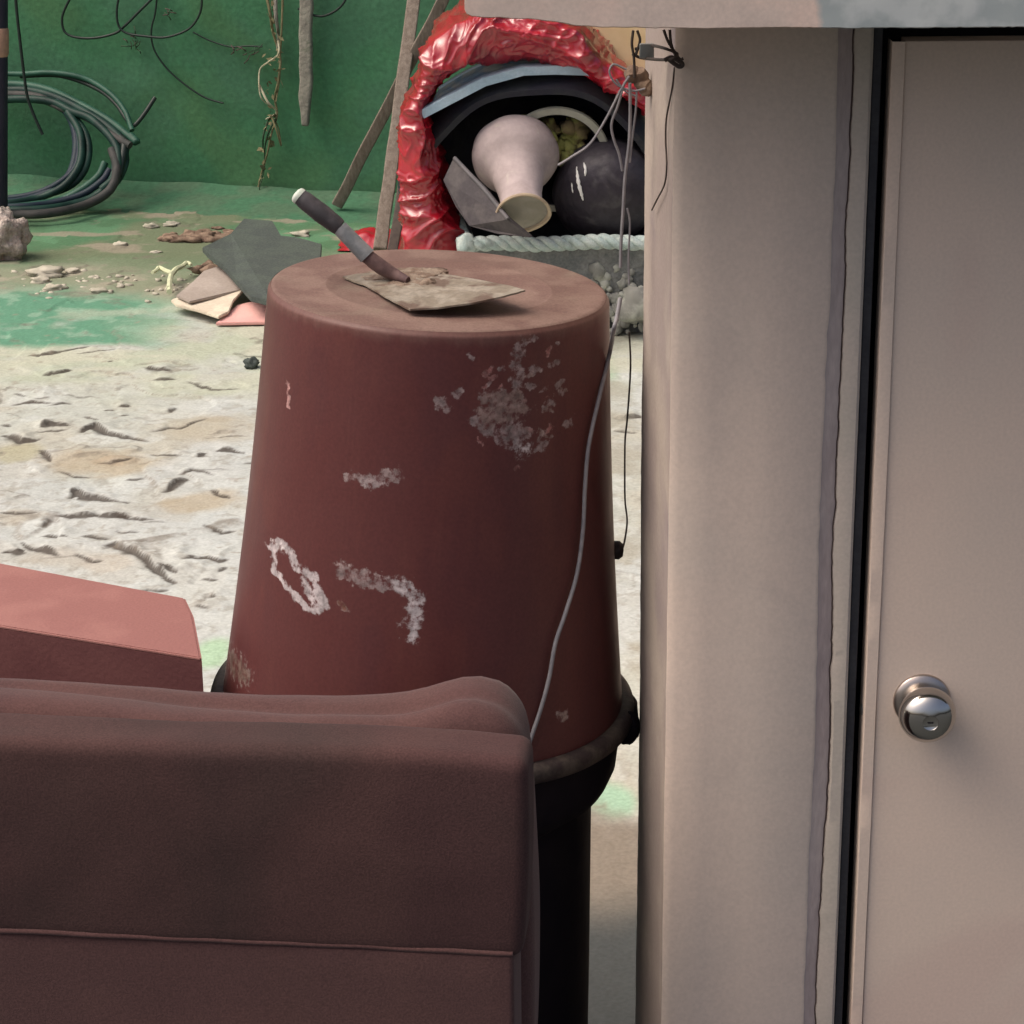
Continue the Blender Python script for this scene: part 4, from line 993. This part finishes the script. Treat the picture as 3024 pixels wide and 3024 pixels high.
def build_debris():
    g = G(5, 775)
    rock('rubble_lump', g+Vector((.0, .05, .075)), (.075, .07, .095), 4, 'rock', 'rough pale lump of rubble at the foot of the navy post', 'rubble', .55)
    # three thin sheets lying under each other
    def slab(name, pts, z, th, mt, label, cat, tilt=0):
        P = [G(x, y, z+dz) for x, y, dz in pts]
        o = prism(name, P, Vector((0, 0, -th)), M[mt], None, bevel=.002); tag(o, label, cat); return o
    slab('pink_board', [(637, 953, .0), (700, 952, 0), (800, 950, 0), (830, 900, .02), (760, 886, .01), (700, 900, .01)], .022, .010, 'pink', 'pale pink board corner poking out beside the upturned bin', 'board')
    slab('cream_board', [(505, 885, 0), (520, 899, 0), (580, 913, 0), (645, 934, 0), (675, 920, 0), (690, 885, .015), (716, 858, .02), (720, 830, .02), (640, 840, .02), (560, 862, .01)], .04, .010, 'cream', 'cream edged board lying over the pink board', 'board')
    slab('grey_beige_board', [(520, 872, 0), (560, 890, 0), (640, 874, .0), (712, 855, .005), (720, 800, .03), (660, 780, .03), (600, 800, .02), (570, 830, .01)], .056, .008, 'card', 'grey beige board lying under the dark slab', 'board')
    slab('dark_slab', [(597, 730, .03), (618, 752, .02), (660, 785, .01), (700, 830, .0), (740, 875, 0), (800, 890, 0), (940, 860, 0), (950, 720, .02), (880, 700, .03), (830, 695, .03), (805, 652, .04), (720, 645, .04), (680, 690, .035)], .10, .018, 'slate', 'dark grey broken slab lying on rubble behind the upturned bin', 'slab')
    # dry root
    t = empty('dry_root', G(500, 850), 'pale forked dry root lying on the green cement left of the boards', 'root')
    for p in ([(500, 852), (502, 825), (505, 808), (490, 800), (470, 790), (462, 798), (450, 805)], [(505, 812), (520, 795), (540, 785), (552, 775), (565, 782)], [(500, 862), (502, 838)]):
        tube('root_branch', [G(x, y, .045) for x, y in p], .009, M['bone'], t, seg=7, n=5, rf=lambda u: .010-.004*u)
    # support rubble below slab: brownish rubbish strip
    rr = random.Random(11)
    spots = [((560, 700), 70, 12, 26, 'rust'), ((650, 690), 40, 10, 14, 'rock')]
    V, Fc = [], []
    for (cx, cy), sx, sy, n, mt in spots:
        for k in range(n):
            x = cx+rr.gauss(0, sx*.6); y = cy+rr.gauss(0, sy*.7); s = rr.uniform(.008, .03); rock_geo(G(x, y, s*.3), s*1.5, s, s*.5, rr.random()*50, V, Fc, 8, 5, .6)
    for k in range(26):
        x = rr.gauss(760, 90); y = rr.gauss(775, 30); s = rr.uniform(.012, .03); rock_geo(G(x, y, .02), s*1.4, s, s*.8, rr.random()*50, V, Fc, 8, 5, .6)
    tag(mesh_obj('brown_litter', V, Fc, M['rust'], None), 'brown litter and crumbled bark scattered by the dark slab', 'litter', kind='stuff')
    # chips: the larger ones are things of their own
    big = [(145, 805, .05, 'white plaster lump, largest of the chips below the hoses'), (118, 828, .03, 'pale chip just under the largest plaster lump'), (215, 800, .022, 'small white chip right of the largest plaster lump'),
           (160, 850, .03, 'flat pale chip nearest the mint green paint'), (446, 668, .022, 'single white chip below the foot of the wall'), (355, 722, .022, 'lone white flake on the dark green cement'),
           (505, 662, .022, 'pale chip beside the brown litter strip'), (890, 692, .026, 'white crumb right of the dark slab'), (290, 858, .022, 'yellowish chip in the dirt band'), (460, 745, .014, 'tiny pale chip below the lone white flake')]
    for i, (x, y, s, lab) in enumerate(big):
        rock('plaster_chip', G(x, y, s*.25), (s*1.3, s*.9, s*.45), i*3.1, 'pale', lab, 'chip', .6, 16, 10, 'plaster chips scattered on the green cement')
    rock('dark_stone', G(742, 1072, .014), (.022, .022, .018), 71, 'slate', 'small dark stone on the pale slab touching the left of the bin', 'stone', .6, 20, 12)
    V, Fc = [], []
    for k in range(100):
        x = rr.uniform(-60, 760); y = rr.gauss(838, 20) if k < 200 else rr.uniform(650, 1000); s = rr.uniform(.003, .012)*(1 if k < 200 else .7)
        rock_geo(G(x, y, .0), s*1.3, s, s*.7, rr.random()*50, V, Fc, 7, 4, .6)
    tag(mesh_obj('small_grit', V, Fc, M['pale'], None), 'fine pale grit sprinkled over the green and white cement', 'grit', kind='stuff')
    # lumps behind the pillar bottom gap
build_debris()

# ------------------------------------------------------------------ JUNK PILE IN THE ROPE-RIMMED TROUGH
JY = 7.5
def build_junk():
    Ac = W(1375, 722, JY); zr = Ac.z
    Bc = G(1322, 585, zr); Dc = W(1985, 746, JY+.02); Dc.z = zr
    Cc = Dc+(Bc-Ac)
    t = empty('concrete_trough', Vector((Ac.x+.3, Ac.y+.3, 0)), 'grey concrete trough with a pale blue rope rim holding the junk', 'trough')
    def ring(i, s):  # inset corners
        c = (Ac+Bc+Cc+Dc)/4
        return [c+(p-c)*s for p in (Ac, Dc, Cc, Bc)]
    V = []; Fc = []
    o1 = ring(0, .985); o2 = ring(0, .93); i1 = ring(0, .86); i2 = ring(0, .78)
    V += [p+ZA*-.02 for p in o1]+[Vector((p.x, p.y, 0)) for p in o2]+[p+ZA*-.02 for p in i1]+[Vector((p.x, p.y, .04)) for p in i2]
    for k in range(4):
        k2 = (k+1) % 4
        Fc += [(k, k2, 4+k2, 4+k), (8+k2, 8+k, 12+k, 12+k2), (k2, k, 8+k, 8+k2)]
    Fc += [(4, 5, 6, 7), (12, 13, 14, 15)]
    tr = mesh_obj('trough_body', V, Fc, M['trough'], t, smooth=False); 
    bm = bmesh.new(); bm.from_mesh(tr.data); bmesh.ops.subdivide_edges(bm, edges=bm.edges, cuts=14, use_grid_fill=True)
    for v in bm.verts: v.co += Vector((mn.noise(v.co*14), mn.noise(v.co*14+Vector((5, 0, 0))), 0))*.006
    bmesh.ops.recalc_face_normals(bm, faces=bm.faces); bm.to_mesh(tr.data); bm.free()
    # rope: three twisted strands around the rim
    def rope(P, nm):
        Q = []
        for a, b in zip(P[:-1], P[1:]):
            n = max(2, int((b-a).length/.006))
            for i in range(n): Q.append(a.lerp(b, i/n))
        Q.append(P[-1])
        for s in range(3):
            R = []; d = 0
            for i, q in enumerate(Q):
                if i: d += (Q[i]-Q[i-1]).length
                tg = (Q[min(i+1, len(Q)-1)]-Q[max(i-1, 0)]).normalized(); x = ZA; y = tg.cross(x).normalized()
                ph = -d/.115*2*PI+s*2*PI/3
                R.append(q+x*(.0125*math.sin(ph))+y*(.0125*math.cos(ph)))
            tube('rope_strand', R, .0128, M['rope'], t, seg=8, smooth_path=False)
    mid = [Ac+(Dc-Ac)*k/6+ZA*(.004*math.sin(k*2.1)) for k in range(7)]
    rope([Bc+ZA*.0, Ac.lerp(Bc, .5), Ac], 'left'); rope(mid, 'front')
    rock_o = []; V, Fc = [], []; rock_geo(Ac+Vector((.0, -.005, .004)), .034, .028, .032, 3, V, Fc, 16, 10, .3)
    mesh_obj('rope_knot', V, Fc, M['rope'], t)
    # pebbles stuck on front and heaped at foot
    rr = random.Random(21); V, Fc = [], []
    for k in range(150):
        x = rr.uniform(1745, 1935); y = rr.triangular(780, 985, 930); s = rr.uniform(.006, .018)
        p = W(x, y, JY+.035-.03*(y-780)/200); rock_geo(p, s, s*.8, s, rr.random()*60, V, Fc, 8, 5, .4)
    tag(mesh_obj('pebble_crust', V, Fc, M['pebble'], t), kind='stuff')
    V, Fc = [], []; rock_geo(W(1765, 800, JY+.02), .022, .015, .026, 13, V, Fc, 10, 6, .6); rock_geo(W(1880, 900, JY-.02), .06, .05, .05, 23, V, Fc, 14, 9, .5)
    mesh_obj('stone', V, Fc, M['pebble'], t)
    # dark rubber back
    sh = lathe('rubber_shell', W(1570, 500, JY+.42), (0.02, -1, -.1), [(0, 0), (.2, .02), (.30, .07), (.335, .16), (.325, .30), (.30, .34), (.285, .34), (.28, .30), (.30, .17), (.27, .10), (.18, .05), (0, .035)], M['navy'], None, seg=72,
               disp=lambda r, h, a: (1.24*r*(1+.04*math.sin(a*2+1)+.015*math.sin(a*7)), h))
    tag(sh, 'black rubber tub lying on its side inside the red plastic', 'tub')
    # bucket with pale rim
    b = empty('bucket', W(1640, 450, JY+.25), 'dark bucket with a grey beige rim lying on its side behind the white vase', 'bucket')
    bc = W(1640, 462, JY+.15); ad = Vector((.02, -1, -.15))
    lathe('bucket_body', bc, ad, [(.10, -.20), (.15, .0), (.155, .03), (.145, .03), (.14, 0), (.095, -.18), (0, -.18)], M['navy'], b, seg=64)
    lathe('bucket_rim', bc+ad.normalized()*.03, ad, [(.148, -.008), (.168, -.008), (.172, 0), (.168, .008), (.148, .008), (.148, -.008)], M['ringrim'], b, seg=64, closed=True)
    V, Fc = [], []
    for k in range(60):
        s = rr.uniform(.012, .035); rock_geo(bc+Vector((rr.gauss(0, .055), rr.uniform(-.02, .08), rr.uniform(-.02, .10))), s, s, s, rr.random()*60, V, Fc, 8, 5, .5)
    tag(mesh_obj('leaf_litter', V, Fc, M['moss'], None), 'mossy brown leaf litter inside the dark bucket', 'litter', kind='stuff')
    # vase
    v = empty('vase', W(1520, 600, JY-.02), 'white ceramic vase lying tilted with its broken mouth towards the viewer', 'vase')
    m0 = W(1544, 632, JY-.15); b0 = W(1522, 458, JY+.10)
    va = (m0-b0).normalized(); Lv = (m0-b0).length
    pf = [(.0, -.088), (.06, -.085), (.10, -.068), (.126, -.035), (.133, .0), (.131, .022), (.119, .046), (.100, .066), (.086, .086), (.078, .108), (.0735, .145), (.068, .18), (.066, .21), (.069, .24), (.0765, .265), (.083, .277)]
    k = (Lv+.008)/.277
    pf = [(r, h*k if h > 0 else h) for r, h in pf]
    pf = [(r*(1.02 if h < .1 else 1.02-.05*min(1, (h-.1)/.06)), h) for r, h in pf]
    pf2 = []
    for (r1, h1), (r2, h2) in zip(pf[:-1], pf[1:]):
        for q in range(4): pf2.append((r1+(r2-r1)*q/4, h1+(h2-h1)*q/4))
    pf2.append(pf[-1]); hM = pf[-1][1]
    x_, y_, a_ = frame(va)
    def dv(r, h, a):
        r2 = r*(1+.018*mn.noise(Vector((math.cos(a)*2, math.sin(a)*2, h*18))))
        h2 = h
        if h > .8*hM:
            dirw = x_*math.cos(a)+y_*math.sin(a); low = max(0, -dirw.z*.8+dirw.x*.35-.35); h2 = h - low*.05*(h-.8*hM)/(.2*hM)
        return r2, h2
    lathe('vase_body', b0, va, pf2, M['vase'], v, seg=72, disp=dv, closed=True, auto=180)
    lathe('vase_lip', b0, va, [(.0835, hM-.006), (.086, hM), (.083, hM+.004), (.077, hM+.002), (.074, hM-.01), (.0835, hM-.006)], M['vase_rim'], v, seg=72, disp=dv, closed=True)
    lathe('vase_filling', b0, va, [(.074, hM-.012), (.06, hM-.02), (.03, hM-.028), (0, hM-.03)], M['vase_in'], v, seg=48, disp=dv)
    # dark board in front of the vase
    bo = empty('dark_board', W(1440, 620, JY), 'dark grey board leaning left of the white vase', 'board')
    P = [W(1338, 468, JY-.02), W(1308, 532, JY-.04), W(1345, 610, JY-.10), W(1385, 668, JY-.14), W(1470, 692, JY-.18), W(1566, 702, JY-.21), W(1500, 648, JY-.20), W(1430, 560, JY-.12)]
    prism('board_face', P, Vector((.01, .02, .0)), M['board'], bo, bevel=.002)
    e = [W(1342, 466, JY-.022), W(1385, 512, JY-.07), W(1432, 562, JY-.122), W(1500, 646, JY-.202)]
    tube('board_lip', e, .0065, M['board_edge'], bo, seg=8, n=6)
    # dark pot right
    pt = W(1800, 570, JY+.08)
    po = lathe('dark_pot', pt+Vector((0, .09, 0)), (-.35, -1, -.35), [(0, -.10), (.10, -.09), (.15, -.05), (.17, .02), (.165, .07), (.14, .115), (.10, .14), (.04, .155), (0, .157)], M['pot'], None, seg=64, auto=180,
               disp=lambda r, h, a: (r*(1+.04*math.sin(a*2)), h))
    tag(po, 'round dark glazed pot lying beside the white vase', 'pot')
    from mathutils.bvhtree import BVHTree
    bvh = BVHTree.FromPolygons([v.co.copy() for v in po.data.vertices], [tuple(p.vertices) for p in po.data.polygons])
    def hit(x, y):
        h_ = bvh.ray_cast(CP, ray(x, y).normalized())
        return h_[0] - ray(x, y).normalized()*.0015 if h_[0] else None
    for pl, r in (([(1703, 492), (1706, 520), (1710, 545), (1718, 575), (1722, 592)], .0055), ([(1724, 480), (1729, 500), (1728, 520)], .004), ([(1688, 540), (1692, 570)], .0025)):
        q = [hit(*p) for p in pl]
        if all(q): tube('pale_scrape', q, r, M['white_fleck'], po, seg=6, n=4, rf=lambda u, r=r: r*(.3+.7*math.sin(u*PI))*(.7+.6*abs(math.sin(u*19))))
    # red plastic hood
    rc = [(1290, 1000, 100), (1278, 800, 98), (1270, 735, 95), (1256, 640, 84), (1244, 540, 74), (1232, 440, 54), (1228, 350, 42), (1244, 275, 40), (1282, 205, 48), (1342, 136, 68), (1420, 106, 88), (1520, 96, 90), (1620, 98, 84), (1690, 130, 58), (1762, 186, 40), (1850, 252, 24), (1930, 320, 34)]
    P = [W(a, b_, JY+.12) for a, b_, c_ in rc]; wd = [c_/7300*8.05 for a, b_, c_ in rc]
    Q = catmull(P, 26); n = len(Q); m_ = 70; V = []; Fc = []
    cen = W(1600, 600, JY+.12)
    for i, q in enumerate(Q):
        u = i/26; k = min(int(u), len(wd)-2); f_ = u-k; h = wd[k]*(1-f_)+wd[k+1]*f_
        tg = (Q[min(i+1, n-1)]-Q[max(i-1, 0)]).normalized(); nr = tg.cross(YA).normalized()
        if nr.dot(q-cen) < 0: nr = -nr
        for j in range(m_):
            a = -PI/2*1.25+ (PI*1.25)*j/(m_-1) + PI*.0
            # cross-section: inner back -> front bulge -> outer back
            ang = PI*1.0*(j/(m_-1))
            o_ = -math.cos(ang)*h; y = -math.sin(ang)*.11
            back = 0
            jj = j/(m_-1)
            if jj < .12: y += .35*(.12-jj)/.12
            if jj > .80: y += .55*(jj-.80)/.20; o_ -= .02*(jj-.8)/.2
            p = q+nr*o_+YA*y
            s = Vector((p.x, p.y, p.z))
            r1 = 1-abs(mn.noise(s*6.5+Vector((3, 0, 0)))); r2 = 1-abs(mn.noise(s*15)); r3 = 1-abs(mn.noise(s*34))
            al = i/26*.12; cr = j/(m_-1)*.35
            wv = Vector((mn.noise(s*4), mn.noise(s*4+Vector((9, 0, 0))), mn.noise(s*4+Vector((0, 9, 0)))))*.10
            q1 = s+wv; rA = 1-abs(mn.noise(Vector((q1.x*3.2+q1.z*1.5, q1.y*4, q1.z*5.5)))); rB = 1-abs(mn.noise(Vector((q1.x*9-q1.z*5, q1.y*8+3, q1.z*12)))); rC = 1-abs(mn.noise(q1*27))
            w1 = mn.noise(Vector((al*4.5+cr*6+.8*mn.noise(s*3), cr*3, 2)))
            w2 = 1-abs(mn.noise(Vector((al*11-cr*9+1.1*mn.noise(s*5), cr*7, 5))))
            w3 = 1-abs(mn.noise(Vector((al*26+cr*19+1.3*mn.noise(s*8), cr*22, 8))))
            dsp = .016*w1+.030*(rA**5-.45)+.016*(rB**7-.3)*(.4+abs(mn.noise(s*3))*2)+.006*(rC**6-.3)+.006*(w2**4-.4)
            V.append(p+(nr*(-math.cos(ang))-YA*math.sin(ang))*dsp)
    for i in range(n-1):
        for j in range(m_-1): a = i*m_+j; Fc.append((a, a+1, a+m_+1, a+m_))
    o = fix_normals(mesh_obj('red_plastic_wrap', V, Fc, M['red'], None)); tag(o, 'crumpled glossy red plastic sheet arching over the junk', 'plastic sheet')
    # small red scrap at foot
    V, Fc = [], []
    g0 = G(1125, 722)
    for j in range(24):
        for i in range(36):
            x = (i/35-.5)*.30; y = (j/23-.5)*.26; s = Vector((x*9, y*9, 1)); e = max(0, 1-(2*abs(i/35-.5))**3)*max(0, 1-(2*abs(j/23-.5))**3)
            V.append(g0+Vector((x+.02*mn.noise(s*2), y, .008+(.03+.05*abs(mn.noise(s*.9))+.03*mn.noise(s*2.4))*e)))
    for j in range(23):
        for i in range(35): a = j*36+i; Fc.append((a, a+1, a+37, a+36))
    o = mesh_obj('red_plastic_scrap', V, Fc, M['red'], None); tag(o, 'small heap of red plastic on the ground behind the trowel handle', 'plastic scrap')
    # pale blue bent metal section
    bl = empty('blue_channel', W(1500, 220, JY), 'bent pale blue metal channel arched under the red plastic', 'channel')
    path = [(1246, 336), (1330, 292), (1430, 240), (1545, 208), (1640, 205), (1735, 208), (1800, 236), (1840, 255)]
    Pp = [W(a, b_, JY+.02+.01*i) for i, (a, b_) in enumerate(path)]
    def sweep(name, sec, mt, Pp=Pp):
        V = []; Fc = []; Q = []
        for a, b_ in zip(Pp[:-1], Pp[1:]):
            for i in range(6): Q.append(a.lerp(b_, i/6))
        Q.append(Pp[-1]); ns = len(sec)
        for i, q in enumerate(Q):
            tg = (Q[min(i+1, len(Q)-1)]-Q[max(i-1, 0)]).normalized(); nr = YA.cross(tg).normalized()
            if nr.z < 0: nr = -nr
            for (yy, zz) in sec: V.append(q+YA*yy+nr*zz)
        for i in range(len(Q)-1):
            for j in range(ns): j2 = (j+1) % ns; Fc.append((i*ns+j, i*ns+j2, (i+1)*ns+j2, (i+1)*ns+j))
        Fc.append(tuple(range(ns))); Fc.append(tuple((len(Q)-1)*ns+j for j in range(ns)))
        return fix_normals(mesh_obj(name, V, Fc, mt, bl, smooth=False))
    sweep('front_flange', [(-.012, -.014), (-.012, .012), (.0, .014), (.045, .014), (.045, .009), (.004, .008), (.004, -.014)], M['blue'])
    P2 = [W(a, b_, JY+.045+.012*i) for i, (a, b_) in enumerate([(1278, 296), (1296, 262), (1360, 222), (1425, 190), (1470, 186), (1560, 178), (1640, 185)])]
    Vv = []; Ff = []
    A2 = [W(a, b_, JY+.03+.012*i) for i, (a, b_) in enumerate([(1276, 316), (1330, 288), (1370, 266), (1430, 232), (1490, 212), (1560, 200), (1640, 196)])]
    for p, q in zip(A2, P2): Vv += [p, p.lerp(q, .5)+Vector((0, .02, 0)), q, q+Vector((.0, .012, .0)), p+Vector((0, .02, 0))]
    for i in range(6):
        for j in range(5): j2 = (j+1) % 5; Ff.append((i*5+j, i*5+j2, (i+1)*5+j2, (i+1)*5+j))
    Ff += [(0, 1, 2, 3, 4), (30, 31, 32, 33, 34)]
    fix_normals(mesh_obj('rear_web', Vv, Ff, M['blue_dirty'], bl, smooth=False))
    tube('web_lip', [p+Vector((0, 0, .002)) for p in P2[1:5]], .0045, M['blue'], bl, seg=6, n=4)
    # yellow board behind
    P = [W(1700, 60, JY+.5), W(1760, 140, JY+.5), W(1880, 240, JY+.5), W(2100, 300, JY+.5), W(2100, 20, JY+.5), W(1700, 20, JY+.5)]
    tag(prism('yellow_board', P, Vector((0, .02, 0)), M['yellow'], None), 'yellow board standing behind the junk right of the red plastic', 'board')
    V, Fc = [], []; rock_geo(W(1890, 395, JY+.1), .016, .012, .016, 5, V, Fc, 12, 8, .3)
    tag(mesh_obj('pink_pebble', V, Fc, M['tan'], None), 'tiny pinkish stone glinting above the dark pot', 'stone')
build_junk()
